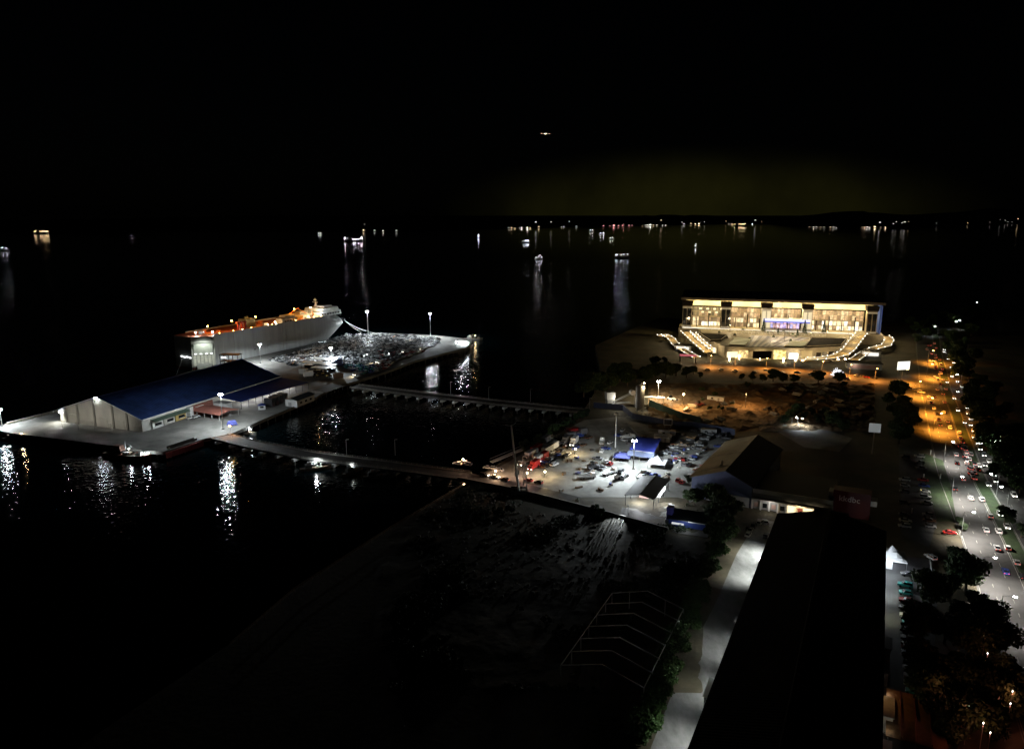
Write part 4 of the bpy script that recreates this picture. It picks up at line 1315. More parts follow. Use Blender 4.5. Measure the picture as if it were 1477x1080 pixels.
# vessels anchored in the bay
FARB = [(60, 337, 85, 4, ((-.45, 9), (-.38, 14), (-.3, 12), (-.2, 14), (-.08, 10), (.05, 12), (.15, 14), (.25, 13), (.33, 9), (.42, 13)), led_warm, 'large anchored ship strung with warm deck lamps far out', 4.0),
        (4, 362, 42, 12, ((-.3, 8), (0, 10), (.25, 8)), led, 'white lit vessel anchored off the pier corner mast', 2.2),
        (190, 342, 30, 0, ((0, 8),), led_far, 'faint single lamp boat far out beyond the ship stern', 1.6),
        (461, 338, 30, 0, ((-.2, 6), (.2, 6)), led_far, 'small twin lamp boat on the horizon above the ship', 3.2),
        (510, 348, 80, 5, ((-.46, 9), (-.44, 14), (-.3, 12), (-.2, 16), (-.16, 14), (.0, 8), (.1, 8), (.25, 9), (.38, 12), (.42, 16), (.46, 9)), led, 'long supply ship bright at bow and stern anchored in the bay', 3.4),
        (690, 343, 34, 70, ((-.1, 9), (.1, 14), (.2, 7)), led, 'end-on lit vessel alone between the supply ship and the far town', 2.6),
        (758, 350, 36, 3, ((-.25, 7), (0, 8), (.2, 8), (.3, 7)), led, 'bright fishing boat with the longest reflection left of the channel', 2.6),
        (777, 374, 22, 8, ((-.3, 5), (0, 7), (.15, 10), (.35, 5)), led, 'small boat with a masthead lamp anchored nearest the jetty', 1.2),
        (853, 334, 34, 2, ((-.2, 9), (.2, 9)), led_far, 'pale lit boat in the first pair before the far town', 4.0),
        (868, 338, 36, 2, ((-.2, 7), (.25, 8)), led, 'bright boat below the red town lights with a tall reflection', 3.4),
        (882, 345, 26, 5, ((-.2, 6), (.2, 7)), led_far, 'small boat just inside the red town lights', 2.4),
        (897, 372, 40, 3, ((-.42, 7), (-.34, 9), (-.22, 6), (-.05, 8), (.1, 9), (.38, 9)), led, 'brilliant lamp fishing boat before the convention hall', 1.5),
        (1003, 357, 20, 30, ((0, 5), (.1, 11)), led_far, 'single boat with masthead lamp alone in the middle bay', 2.0),
        (1067, 326, 130, 3, tuple((-.45 + i * .09, 8 + (i * 7) % 13) for i in range(11)), led_warm, 'big warm lit ship lying off the far headland', 5.0)]
for px, py, L, a, la, e, lb, ls in FARB:
    e = {'led_white': led_boat, 'lamp_warm': led_boat_warm, 'far_lamp_glow': led_far}[e.name]
    boat(px, py, L, a, lb, grey_p, white_p, la, e, 'vessels anchored in the bay', 0, WHITE, 0, 'anchored_ship' if L > 60 else 'anchored_boat', lampsize=ls * .42, B=min(L * .2, 16))

# ------------------------------------------------------------------ far shore
SHPY = [(-900, 338), (0, 336), (600, 334), (735, 330), (860, 327.5), (950, 325.5), (1000, 324), (1110, 323.5), (1150, 328), (1210, 329.5), (1290, 329), (1340, 326), (1477, 322), (2400, 318)]


def shore_py(px):
    for (a, pa), (b, pb) in zip(SHPY[:-1], SHPY[1:]):
        if a <= px <= b:
            return pa + (pb - pa) * (px - a) / (b - a)
    return 325


SH = []
for px in range(-900, 2400, 30):
    SH.append(P(px, shore_py(px) + rnd.uniform(-.5, .5), 0.0))
mb = MB()
mb.prism(SH + [(SH[-1][0] * 1.6, 26000), (SH[0][0] * 1.4, 26000)], -3, 2.5)
struct('far_shore', mb, soil)
mb = MB()
NX, NY = 150, 12
vs = []
for j in range(NY + 1):
    for i in range(NX + 1):
        px = -900 + i * 3300 / NX
        d = P(px, shore_py(px), 0)[1] * (1.06 + j * 0.05)
        x = (px - CX) / FPX * d
        env = math.sin(math.pi * j / NY) ** 0.8
        head = math.exp(-((px - 1235) / 90) ** 2) * .15 + math.exp(-((px - 1400) / 110) ** 2) * .5
        h = env * (30 + 90 * max(0, noise.fractal((x * 0.0008, d * 0.0008, 1.7), 1.0, 2.0, 5)) + 190 * head)
        vs.append((x, d, 1.0 + max(0, h)))
mb.add(vs, [(j * (NX + 1) + i, j * (NX + 1) + i + 1, (j + 1) * (NX + 1) + i + 1, (j + 1) * (NX + 1) + i) for j in range(NY) for i in range(NX)])
hills = struct('hills', mb, mat('forest_far', (0.02, 0.03, 0.012), 0.95, var=0.3, vscale=0.004))
HV = vs
shore_mesh = None
SL = []
for px in list(range(734, 760, 5)) + list(range(766, 842, 6)) + list(range(872, 960, 5)) + list(range(930, 966, 6)) + list(range(982, 1022, 5)) + list(range(1046, 1060, 6)) + list(range(1080, 1104, 6)) + list(range(1170, 1212, 5)) + list(range(1244, 1284, 4)) + list(range(1290, 1312, 5)) + [1352, 1398, 1430, 1442, 1452, 1456, 1460, 1470, 570, 540, 523, 527, 552]:
    col = 'pink' if 872 <= px < 920 else 'white'
    SL.append((px + rnd.uniform(-2, 2), rnd.uniform(-2, 3), col))
pink = emat('far_pink_lamp', (1.0, 0.42, 0.38), 4.0, 'NONE')
whites = [emat('far_window_%d' % i, (1.0, 0.95, 0.82), s, 'NONE') for i, s in enumerate((1.2, 2.6, 5.0))]
fb_body = MB().box(0, 0, 0, 22, 14, 7, top=0.98).mesh('wall', cream)
fb_roof = MB().box(0, 0, 7, 24, 16, 2.5, top=0.6).mesh('roof', mat('dark_roof', ()))
fb_win = MB().box(0, -7.2, 2.0, 5, 0.4, 3.4).mesh('lit_window', whites[0])
rows = {'pink': 'pinkish lit building on the far shore beyond the anchored boats', 'white': 'small white lit building on the far shore of the bay', 'warm': 'small warm lit building on the far shore of the bay'}
warm_far = [emat('far_warm_%d' % i, (1.0, .72, .42), s_, 'NONE') for i, s_ in enumerate((1.2, 2.6, 4.5))]
for px, dz, col in SL:
    if rnd.random() < .12:
        continue
    if col == 'white' and rnd.random() < .45:
        col = 'warm'
    hill = rnd.random() < .15 or px > 1288
    d = rnd.uniform(.995, 1.03)
    x, y = P(px, shore_py(px), 0.0)
    x, y = x * d, y * d + 25
    t = thing('shore_building', rows[col], 'building', (x, y, 2.5 + (rnd.uniform(8, 40) if hill else 0)), rnd.uniform(-.3, .3), 'lit buildings on the far shore')
    k = rnd.choice((.5, .6, .8, .8, 1.0, 1.5))
    t.scale = (k, k, k)
    link('wall', fb_body, t); link('roof', fb_roof, t)
    o = link('lit_window', fb_win, t)
    setmat(o, pink if col == 'pink' else (warm_far[0] if col == 'warm' else whites[0]) if hill else rnd.choice(warm_far if col == 'warm' else whites))
# airliner with landing lamps, low over the bay
ay = 3000.0
az = H + ay * math.tan(math.atan((CY - 193) / FPX) - PITCH)
t = thing('airliner', 'distant airliner with bright landing lamps in the black sky', 'aircraft', ((787 - CX) / FPX * (ay * math.cos(PITCH) - (az - H) * math.sin(PITCH)), ay, az), math.radians(-80))
fz_ = MB()
prev = None
for xx, rr in ((-18, .3), (-12, 1.5), (-4, 2), (10, 2), (15, 1.7), (18, .4)):
    if prev:
        fz_.tube((prev[0], 0, 0), (xx, 0, 0), prev[1], rr, 12)
    prev = (xx, rr)
part('fuselage', fz_, white_p, t)
for s_ in (-1, 1):
    part('wing', MB().slab([(5, s_ * 1.5, -.6), (-1, s_ * 1.5, -.6), (-5, s_ * 16, .4), (-3, s_ * 16, .4)][::s_], .35), white_p, t)
    part('engine', MB().tube((5, s_ * 5.5, -1.6), (1, s_ * 5.5, -1.6), 1.0, .8, 10), grey_p, t)
    part('landing_lamp', MB().box(5.6, s_ * 2.2, -1.0, 1.2, 1.6, .9), emat('landing_light', (1, .93, .75), 40., 'NONE'), t)
    part('wing_tip_lamp', MB().box(-3, s_ * 16, .2, .9, .9, .6), emat('tip_light', (1, .5, .3), 9., 'NONE'), t)
    part('tailplane', MB().slab([(-13, s_ * .8, .6), (-16, s_ * .8, .6), (-18, s_ * 6, .9), (-16.5, s_ * 6, .9)][::s_], .25), white_p, t)
part('fin', MB().add([(-12, -.2, 1.2), (-17, -.2, 1.2), (-19, -.2, 7), (-17, -.2, 7), (-12, .2, 1.2), (-17, .2, 1.2), (-19, .2, 7), (-17, .2, 7)], [(0, 1, 2, 3), (7, 6, 5, 4), (0, 4, 5, 1), (1, 5, 6, 2), (2, 6, 7, 3), (3, 7, 4, 0)]), blue_p, t)

# ------------------------------------------------------------------ trees
def leaf_mesh(name, seed, R, hgt, base, n, leaf, m, blobs=9):
    g = np.random.default_rng(seed)
    cs = []
    for _ in range(blobs):
        a = g.uniform(0, 2 * np.pi); r = R * 0.62 * np.sqrt(g.uniform())
        cs.append((r * np.cos(a), r * np.sin(a), base + hgt * (0.2 + 0.65 * g.uniform() * (1 - 0.5 * (r / R) ** 2)), R * g.uniform(0.3, 0.5)))
    V = []; F = []
    for i in range(n):
        c = cs[g.integers(len(cs))]
        d = g.normal(size=3); d /= np.linalg.norm(d)
        rr = c[3] * (0.55 + 0.5 * g.uniform())
        p = np.array([c[0] + d[0] * rr, c[1] + d[1] * rr, c[2] + d[2] * rr * 0.7])
        u = g.normal(size=3); u /= np.linalg.norm(u)
        v = np.cross(u, g.normal(size=3)); v /= np.linalg.norm(v)
        s = leaf * g.uniform(0.6, 1.3)
        o = len(V)
        V += [tuple(p - u * s), tuple(p + v * s * .55), tuple(p + u * s), tuple(p - v * s * .55)]
        F.append((o, o + 1, o + 2, o + 3))
    me = bpy.data.meshes.new(name)
    me.from_pydata(V, [], F)
    me.materials.append(m)
    me.update()
    return me, cs


def trunk_mesh(cs, base, r, m):
    mb = MB()
    mb.tube((0, 0, -0.2), (0.1, 0.05, base * 0.9), r, r * .7, 8)
    for c in cs:
        mb.tube((0.1, 0.05, base * 0.85), (c[0] * .9, c[1] * .9, c[2] - 0.1), r * .45, r * .12, 5)
    return mb.mesh('trunk', m)


bark = mat('bark', (0.10, 0.075, 0.055), 0.9, var=0.3, vscale=2)
leafs = [mat('foliage_a', (0.035, 0.07, 0.018), 0.7, var=0.45, vscale=0.6), mat('foliage_b', (0.05, 0.085, 0.025), 0.7, var=0.4, vscale=0.6), mat('foliage_c', (0.028, 0.05, 0.02), 0.7, var=0.4, vscale=0.6)]
TREES = []
for i, (R, hg, ba, n, lf) in enumerate(((4.8, 7.5, 1.6, 3600, 0.42), (5.6, 8.0, 2.2, 4200, 0.45), (3.6, 6.5, 1.2, 2600, 0.38), (6.6, 9.0, 2.0, 5200, 0.5))):
    me, cs = leaf_mesh('crown', 11 + i, R, hg, ba, n, lf, leafs[i % 3], 16)
    TREES.append((me, trunk_mesh(cs, ba + hg * 0.3, 0.3 + 0.05 * i, bark)))
BUSH = [leaf_mesh('foliage', 40 + i, 1.6, 2.4, 0.0, 700, 0.28, leafs[i], 6)[0] for i in range(3)]


def tree(px, py, k, label, group, sc=1.0, z=GZ):
    x, y = P(px, py)
    t = thing('tree', label, 'tree', (x, y, z), rnd.uniform(0, 6.28), group)
    s = sc * rnd.uniform(0.85, 1.15)
    t.scale = (s, s, s)
    if group:
        t['label'] = '%s %s' % (('compact round', 'broad spreading', 'slender small', 'tall heavy crowned')[k % 4], label)
    link('crown', TREES[k % 4][0], t)
    link('trunk', TREES[k % 4][1], t)
    return t


def bush(px, py, label, group, sc=1.0):
    x, y = P(px, py)
    t = thing('bush', label, 'bush', (x, y, GZ), rnd.uniform(0, 6.28), group)
    s = sc * rnd.uniform(0.7, 1.3)
    t.scale = (s, s, s)
    o = link('foliage', rnd.choice(BUSH), t)
    if 'hedge' in label:
        setmat(o, hedge_lit_m)
    link('stem', BSTEM, t)


hedge_lit_m = mat('hedge_leaf_lit', (.06, .12, .03), .7, var=.4, vscale=.8)  # brighter green stands in for lane lamp light on the hedge
BSTEM = MB().tube((0, 0, -.1), (.1, 0, 1.0), .07, .03).tube((0, 0, 0), (.5, .3, 1.1), .05, .02).mesh('stem', bark)
# roadside trees between the car park and the road, and beyond the road
for px, py in ((1398, 800), (1410, 830), (1388, 840), (1425, 865), (1440, 890), (1400, 880), (1452, 925), (1420, 930), (1380, 905), (1465, 965), (1435, 985), (1400, 980), (1370, 960), (1475, 1010), (1450, 1045),
               (1415, 1040), (1385, 1050), (1360, 1020), (1345, 900), (1360, 850), (1352, 990), (1340, 945)):
    tree(px - 18, py + 22, rnd.randrange(4), 'roadside tree between the car park and the main road', 'roadside trees below the main road', 1.0)
for px, py in ((1383, 757), (1388, 765)):
    tree(px, py, 2, 'tree at the kerb of the white lit road', 'small lit kerb trees', 0.42)
t = tree(1449, 757, 2, 'forked pale trunked tree on the median lit by headlamps', None, 1.15)
tree(1473, 775, 2, 'leafy tree on the median near the forked pale tree', None, 0.7)
for px, py in ((1398, 590), (1410, 605), (1422, 622), (1400, 568), (1385, 548), (1425, 650), (1440, 640), (1438, 668), (1455, 690), (1470, 712), (1434, 690), (1448, 655), (1465, 670), (1420, 590), (1440, 610), (1460, 640), (1378, 528), (1392, 535), (1410, 560), (1366, 508), (1380, 512), (1372, 495), (1390, 500), (1360, 488), (1405, 520), (1430, 570), (1475, 690), (1470, 650), (1450, 600), (1398, 548), (1404, 582), (1415, 635), (1432, 655), (1446, 678), (1462, 700), (1388, 520), (1412, 612), (1428, 632), (1476, 672)):
    tree(px, py, rnd.randrange(4), 'tree in the belt along the far side of the main road', 'dark trees beyond the main road', 1.15)
for px, py in ((1320, 480), (1332, 472), (1312, 470), (1345, 468), (1360, 462), (1375, 470), (1335, 488), (1322, 495), (1385, 478), (1395, 462), (1410, 455), (1400, 485), (1440, 448)):
    tree(px, py, rnd.randrange(4), 'tree in the clump beside the distant end of the main road', 'trees at the distant end of the road', 1.3)
for px, py in ((1295, 575), (1303, 590), (1310, 604), (1299, 610), (1288, 600), (1280, 585), (1316, 618), (1306, 628), (1292, 622), (1296, 640)):
    tree(px, py, rnd.randrange(4), 'tree left of the orange lit junction', 'trees left of the junction', 1.0)
for px, py in ((848, 560), (858, 568), (868, 556), (880, 560), (892, 552), (905, 556), (918, 550), (932, 552), (945, 545), (870, 570), (842, 572), (960, 545), (975, 542), (990, 545), (902, 545), (885, 545)):
    tree(px, py, rnd.randrange(4), 'tree on the wooded shore behind the silo', 'trees on the wooded shore', 1.1)
for px, py in ((945, 530), (958, 524), (1000, 540), (1010, 545), (1085, 549), (1100, 551), (1115, 550), (1070, 548), (1128, 552), (1180, 552), (1145, 553), (1210, 553)):
    tree(px, py, rnd.randrange(4), 'tree in the row before the convention hall access road', 'trees by the access road', 0.7)
for px, py in ((1150, 600), (1160, 606), (1140, 605), (1170, 600), (1132, 612), (1178, 610), (1190, 600), (1200, 615), (1215, 622)):
    tree(px, py, rnd.randrange(4), 'tree between the ochre site and the small lit back yard', 'trees by the back yard', 0.8)
for px, py, k, s in ((1002, 728, 1, 0.75), (1018, 722, 0, 0.75), (992, 724, 0, 0.6), (1030, 730, 3, 0.9), (1040, 745, 1, .9), (1052, 752, 2, 0.9), (1042, 768, 0, .9), (1052, 780, 1, 0.7), (1036, 788, 3, .8), (1026, 778, 0, .8), (1025, 758, 2, 0.9), (1062, 742, 2, 0.8)):
    tree(px, py, k, 'leafy tree between the gate shed and the bright lane', 'trees by the lane', s)
tree(994, 697, 2, 'small round green tree at the corner of the blue gabled warehouse', None, 0.6)
for i in range(96):
    f0 = i / 95
    px = 1044 - 118 * f0 + rnd.uniform(-22, 4); py = 790 + 285 * f0
    bush(px, py, 'green bush in the hedge along the left side of the lane', 'hedge bushes along the lane', 1.5)
for px, py in ((735, 740), (720, 745), (712, 738), (692, 752), (858, 737), (862, 740), (865, 745), (912, 790), (650, 770)):
    bush(px, py, 'scrubby bush on the dark waste ground', 'scrub on the waste ground', 1.3)
for i in range(26):
    f0 = i / 25
    px, py = 758 + 86 * f0 + rnd.uniform(-6, 4), 652 - 52 * f0 + rnd.uniform(-4, 2)
    bush(px, py, 'shrub on the bank between the yard trucks and the water', 'shrubs on the yard bank', 1.5)
for i in range(20):
    bush(rnd.uniform(1005, 1250), rnd.uniform(556, 600), 'low scrub bush scattered on the ochre site', 'scrub on the ochre site', 1.2)

# ------------------------------------------------------------------ yard: office, tent, gate shed, monopole
t = thing('yard_office', 'white office with a bright blue pitched roof in the yard', 'office', (65.5, 358.0, GZ), math.radians(-22))
part('wall', MB().box(0, 0, 0, 10, 15, 4.2), white_p, t)
rb = mat('bright_blue_roof', (0.035, 0.05, 0.28), 0.5, var=0.12, vscale=0.6)
part('roof', MB().slab([(-6, 6.5, 6.4), (-6, -8.5, 4.3), (6, -8.5, 4.3), (6, 6.5, 6.4)], 0.2).slab([(-6, 8.6, 5.6), (-6, 6.5, 6.4), (6, 6.5, 6.4), (6, 8.6, 5.6)], 0.2), rb, t)
part('veranda_roof', MB().slab([(-6.4, -8.6, 3.7), (-6.4, -14, 3.0), (6.4, -14, 3.0), (6.4, -8.6, 3.7)], 0.15), mat('slate_blue', (0.16, 0.19, 0.30), 0.6), t)
for x in (-3.2, 0):
    part('window', MB().box(x, -7.6, 1.2, 2.2, 0.16, 1.3), glass_d, t)
part('door', MB().box(2.8, -7.6, 0, 1.1, 0.16, 2.2), blue_p, t)
for x in (-6, 0, 6):
    part('post', MB().cyl(x, -13.7, 0, 3.0, .1, n=6), white_p, t)


def marquee(name, label, px, py, rz, L, W, hw, hp, m, sides=True, group=None):
    t = thing(name, label, 'tent', (*P(px, py), GZ), rz, group)
    mb = MB()
    n = 7
    vs = []
    for i in range(n):
        for j in range(n):
            u, v_ = i / (n - 1) * 2 - 1, j / (n - 1) * 2 - 1
            d = max(abs(u), abs(v_))
            vs.append((u * L / 2, v_ * W / 2, hw + (hp - hw) * (1 - d) ** 1.7))
    mb.add(vs, [(i * n + j, (i + 1) * n + j, (i + 1) * n + j + 1, i * n + j + 1) for i in range(n - 1) for j in range(n - 1)])
    mb.box(0, -W / 2, hw - 0.35, L, 0.06, 0.35).box(0, W / 2, hw - 0.35, L, 0.06, 0.35).box(-L / 2, 0, hw - 0.35, 0.06, W, 0.35).box(L / 2, 0, hw - 0.35, 0.06, W, 0.35)
    part('canvas', mb, m, t)
    for x in (-1, 1):
        for y in (-1, 1):
            part('pole', MB().cyl(x * L * .49, y * W * .49, 0, hw, .08, n=6), steel, t)
    if sides:
        part('side_sheet', MB().box(-L * .22, -W / 2 + .05, 0.1, L * .5, 0.06, hw - .4), m, t)
    return t


canvas = mat('white_canvas', (0.74, 0.75, 0.78), 0.7, var=0.06)
marquee('peaked_tent', 'white peaked canopy tent beside the blue roofed yard office', 948, 673, math.radians(-20), 8, 8, 2.6, 5.4, canvas, False)
mq = marquee('white_marquee', 'white pointed marquee glowing beside the long black shed', 1284, 813, math.radians(-22), 9, 9, 3.2, 6.8, canvas)
lamp('POINT', (-1.5, -9, 5.2), 1500, WHITE, mq, 0.2)
lamp('POINT', (0, 0, 2.6), 220, (0.8, 0.85, 1.0), mq, 0.2)
t = thing('blue_tent_stall', 'blue canvas stall among parked cars left of the yard mast', 'stall', (*P(897, 664), GZ), math.radians(-15))
part('canvas', MB().box(0, 0, 2.2, 8, 6.5, 1.4, top=0.4), mat('tarp_dull', (.05, .06, .2), .7), t)
for x in (-3.8, 3.8):
    for y in (-3, 3):
        part('pole', MB().cyl(x, y, 0, 2.2, .08, n=6), steel, t)
part('side_panel', MB().box(-4.0, 0, 0.2, .1, 6, 2.0), white_p, t)

# gate shed with two dark roof slopes and lit underside
gs_a = math.radians(-25)
t = thing('gate_shed', 'open dark roofed gate shed with a bright lit underside by the road', 'shed', (56.2, 299.5, GZ), gs_a)
part('roof', MB().slab([(-6.2, -12.5, 4.6), (0, -12.5, 5.7), (0, 12.5, 5.7), (-6.2, 12.5, 4.6)], 0.2).slab([(0, -12.5, 5.7), (6.2, -12.5, 4.6), (6.2, 12.5, 4.6), (0, 12.5, 5.7)], 0.2), mat('grey_roof', (0.035, 0.036, 0.04), 0.6, var=0.2), t)
part('ridge', MB().box(0, 0, 5.72, 0.4, 25.2, 0.12), grey_p, t)
for x in (-5.8, 5.8):
    for y in (-12, -4, 4, 12):
        part('post', MB().cyl(x, y, 0, 4.6, .14, n=6), steel_dark, t)
part('back_wall', MB().box(0, 2, 0, 10.5, .3, 3.6), white_p, t)
part('wall_board', MB().box(1.5, 1.75, 1.6, 5, .15, .9), blue_p, t)
part('counter', MB().box(-1, -1, 0, 4, 1.2, 1.1), mat('pink_wall', (0.5, 0.33, 0.28), .7), t)
part('light_box', MB().box(6.5, -1.5, 3.4, .3, 10, 1.5), panel_w, t)
lamp('POINT', (-1, -8.5, 3.6), 2600, (0.95, 0.97, 1.0), t, .3)
lamp('POINT', (2.5, -1, 3.4), 500, (0.75, 0.85, 1.0), t, .3)
lamp('POINT', (9.5, -5, 3.4), 1200, (0.9, 0.93, 1.0), t, .3)
t = thing('blue_gate_pillar', 'tall blue gate kiosk at the road end of the gate shed', 'kiosk', (*P(966, 753), GZ), gs_a)
part('pillar', MB().box(0, 0, 0, 2.2, 2.6, 6.5), mat('royal_blue', (.09, .08, .34), .5), t)
part('plinth', MB().box(0, 0, 0, 2.8, 3.2, 1.6), white_p, t)
t = thing('site_office', 'low long hut with a blue wall and pale fascia left of the lane trees', 'hut', (*P(995, 757), GZ), math.radians(-22))
part('wall', MB().box(0, 0, 0, 15, 7, 3.2), blue_p, t)
part('roof', MB().slab([(-8, -4.5, 3.2), (8, -4.5, 3.2), (8, 4.5, 4.2), (-8, 4.5, 4.2)], .2), mat('dark_roof', ()), t)
part('fascia', MB().box(4, -4.6, 2.9, 8, .15, .35), white_p, t)
part('window', MB().box(-4, -3.6, 1.0, 4.5, .15, .7), emat('hut_window', (.9, .95, 1), .35), t)
part('gable', MB().box(8.6, -1, 0, .3, 6, 3.0), white_p, t)
part('apron', MB().box(0, -7, 0, 16, 5, .15), concrete_dark, t)
lamp('POINT', (-1, -6.5, 3.2), 160, WHITE, t, .2)

t = thing('telecom_monopole', 'tall pale leaning telecom monopole with antenna arms by the yard entrance', 'pole', (*P(749, 712), GZ), 0)
mp = t
mpz = 30.0
part('pole', MB().tube((0, 0, 0), (-1.6, 0, mpz * .42), .55, .45, 8).tube((-1.6, 0, mpz * .42), (-3.4, 0, mpz), .45, .3, 8), white_p, t)
part('antenna_arm', MB().tube((-3.4, 0, mpz - .4), (-1.4, .5, mpz + .8), .12).tube((-3.4, 0, mpz - .4), (-5.8, -.4, mpz + .1), .12), steel, t)
for z in (8, 11.5):
    part('antenna', MB().box(-1.6, -.8, z, .5, .4, 2.2).box(-.4, .4, z + .3, .5, .4, 2.2), white_p, t)
part('cabinet', MB().box(2, -.5, 0, 1.6, 1.2, 2.2), white_p, t)
part('fence', MB().box(0, -3, 0, 7, .1, 2.2).box(0, 3, 0, 7, .1, 2.2).box(-3.5, 0, 0, .1, 6, 2.2).box(3.5, 0, 0, .1, 6, 2.2), steel_dark, t)
t = thing('lattice_stub', 'short dark lattice mast standing beside the leaning monopole', 'mast', (*P(757, 712), GZ), 0.4)
lt = MB()
for sx, sy in ((-.7, -.7), (.7, -.7), (.7, .7), (-.7, .7)):
    lt.tube((sx, sy, 0), (sx * .5, sy * .5, 15), .09, .07, 4)
for i in range(9):
    k = 1 - i / 18
    for (ax, ay), (bx, by) in (((-.7, -.7), (.7, -.7)), ((.7, -.7), (.7, .7)), ((.7, .7), (-.7, .7)), ((-.7, .7), (-.7, -.7))):
        lt.tube((ax * k, ay * k, i * 1.65), (bx * (k - .05), by * (k - .05), (i + 1) * 1.65), .05, n=4)
part('lattice', lt, steel, t)
part('dish', MB().cyl(0, 0, 15, 15.3, .2, .9, 10), white_p, t)

# drain parapet along the road edge of the waste ground, timber rails
t = thing('road_parapet', 'long dark parapet wall with pale coping along the front of the yard', 'wall')
PR = [(-24, 320.5), (2, 306.5), (34, 283.5), (58, 265)]
L = plen(PR)
for i in range(36):
    (x, y), hd = along(PR, (i + .5) * L / 36)
    part('wall_block', MB().box(0, 0, 0, L / 36 - .08, .5, 1.6), concrete_dark, t, (x, y, GZ - .2), hd)
    part('coping', MB().box(0, 0, 1.4, L / 36 - .06, .7, .14), cream, t, (x, y, GZ), hd)
t = thing('shore_rail_fence', 'faint post and rail fence along the water edge of the waste ground', 'fence')
wd_ = wood
FR = [(-22, 312), (-46, 267), (-69, 219), (-78, 188)]
for i in range(int(plen(FR) / 4)):
    (x, y), hd = along(FR, i * 4 + .5)
    part('post', MB().box(0, 0, -.2, .16, .16, 1.9), wood, t, (x + 1.2, y, GZ), hd)
    part('rail', MB().box(2, 0, .9, 4, .08, .14).box(2, 0, 1.45, 4, .08, .14), wood, t, (x + 1.2, y, GZ), hd)
t = thing('gangway_ramp', 'slanting steel ramp structure on the bank behind the monopole', 'ramp', (*P(731, 662), GZ), math.radians(35))
part('deck', MB().slab([(-9, -1.2, .4), (9, -1.2, 3.4), (9, 1.2, 3.4), (-9, 1.2, .4)], .3), grey_p, t)
for y in (-1.2, 1.2):
    part('rail', MB().tube((-9, y, 1.5), (9, y, 4.5), .07), steel, t)
for x in (-4, 4):
    part('trestle', MB().box(x, 0, -.2, .4, 2.4, 1.9 + x * .16), steel_dark, t)

# ------------------------------------------------------------------ building site: silo, hoardings, plant
t = thing('cement_silo', 'tall ribbed cement silo at the batching plant', 'silo', (*P(922, 594), GZ), 0)
part('shell', MB().cyl(0, 0, 3, 15.5, 2.5, 2.5, 16).cyl(0, 0, 15.5, 16.6, 2.5, 1.2, 16).cyl(0, 0, 1.2, 3, .8, 2.5, 16), mat('silo_paint', (.42, .42, .44), .5, var=.1), t)
for z in (4.5, 6.5, 8.5, 10.5, 12.5, 14.5):
    part('hoop', MB().cyl(0, 0, z, z + .22, 2.58, 2.58, 16), steel, t)
for a in range(4):
    part('leg', MB().box(2 * math.cos(a * 1.57 + .78), 2 * math.sin(a * 1.57 + .78), 0, .35, .35, 3.4), steel, t)
part('ladder', MB().box(2.0, -1.9, 1, .6, .1, 15).box(2.0, -2.0, 16.2, 1.2, 1.2, .1), white_p, t)
part('top_filter', MB().box(.4, 0, 16.4, 1.6, 1.6, 1.8), steel_dark, t)
part('lamp', MB().box(2.1, -1.5, 17.6, .5, .5, .5), led_warm, t)
lamp('POINT', (3.0, -2.6, 15.4), 900, WARM, t, .2)
t = thing('batching_plant', 'cluttered batching plant hopper and frame left of the silo', 'plant', (*P(884, 588), GZ), .2)
part('hopper', MB().box(-2, 0, 5.5, 5, 4, 4.6, top=1.1), white_p, t)
part('hopper_base', MB().box(-2, 0, 3.2, 4, 3, 2.2, top=1.1), grey_p, t)
fr = MB()
for x in (-4, 0):
    for y in (-1.8, 1.8):
        fr.box(x, y, 0, .3, .3, 5.5)
fr.tube((0, 0, 4), (14, 1, 9.5), .3).tube((0, 0, 3.2), (14, 1, 8.7), .2).tube((14, 1, 0), (14, 1, 9.5), .25)
part('frame', fr, steel, t)
part('drum', MB().tube((12, -1.6, 9), (12, 1.6, 9), 1.6, n=12), white_p, t)
part('deck_plate', MB().box(5, 0, 2.8, 12, 3, .25), steel, t)
lamp('POINT', (2, -5, 6), 700, (1, .95, .8), t, .2)
t = thing('canopy_shelter', 'long pale flat roof shelter under the tee headed lamp', 'shelter', (*P(940, 583), GZ), -.1)
part('roof', MB().box(0, 0, 4.4, 16, 4, .3), white_p, t)
for x in (-7, 7):
    for y in (-1.5, 1.5):
        part('post', MB().cyl(x, y, 0, 4.4, .12, n=6), steel, t)


def hoarding(name, label, pts, m, h=3.0, step=3.0):
    t = thing(name, label, 'fence')
    L = plen(pts)
    n = int(L / step)
    for i in range(n):
        (x, y), hd = along(pts, (i + .5) * L / n)
        part('panel', MB().box(0, 0, .1, L / n - .08, .08, h), m, t, (x, y, GZ), hd)
        part('post', MB().box(-L / n / 2, .12, 0, .12, .12, h + .15), steel_dark, t, (x, y, GZ), hd)


hb_m = mat('hoarding_blue', (.07, .085, .16), .55, var=.2, vscale=.5)
hg_m = mat('hoarding_green', (.05, .10, .07), .6, var=.25, vscale=.5)
hoarding('blue_hoarding', 'blue sheet hoarding below the silo and batching plant', [P(856, 588), P(898, 592), P(912, 604), P(955, 613), P(975, 616)], hb_m, 3.4)
hoarding('blue_hoarding', 'blue sheet hoarding between the yard cars and the ochre site', [P(975, 616), P(1000, 617), P(1060, 628)], hb_m, 3.4)
hoarding('green_hoarding', 'dark green hoarding stepping down beside the tee headed lamp', [P(936, 586), P(960, 596), P(985, 606), P(1010, 612)], hg_m, 4.2)
hoarding('grey_hoarding', 'pale sloping rail fence left of the blue yard office', [P(903, 611), P(926, 636)], cream, 1.2)
t = thing('sign_frame', 'white framed square notice board on posts behind the parked yard cars', 'sign', (*P(963, 620), GZ), -.2)
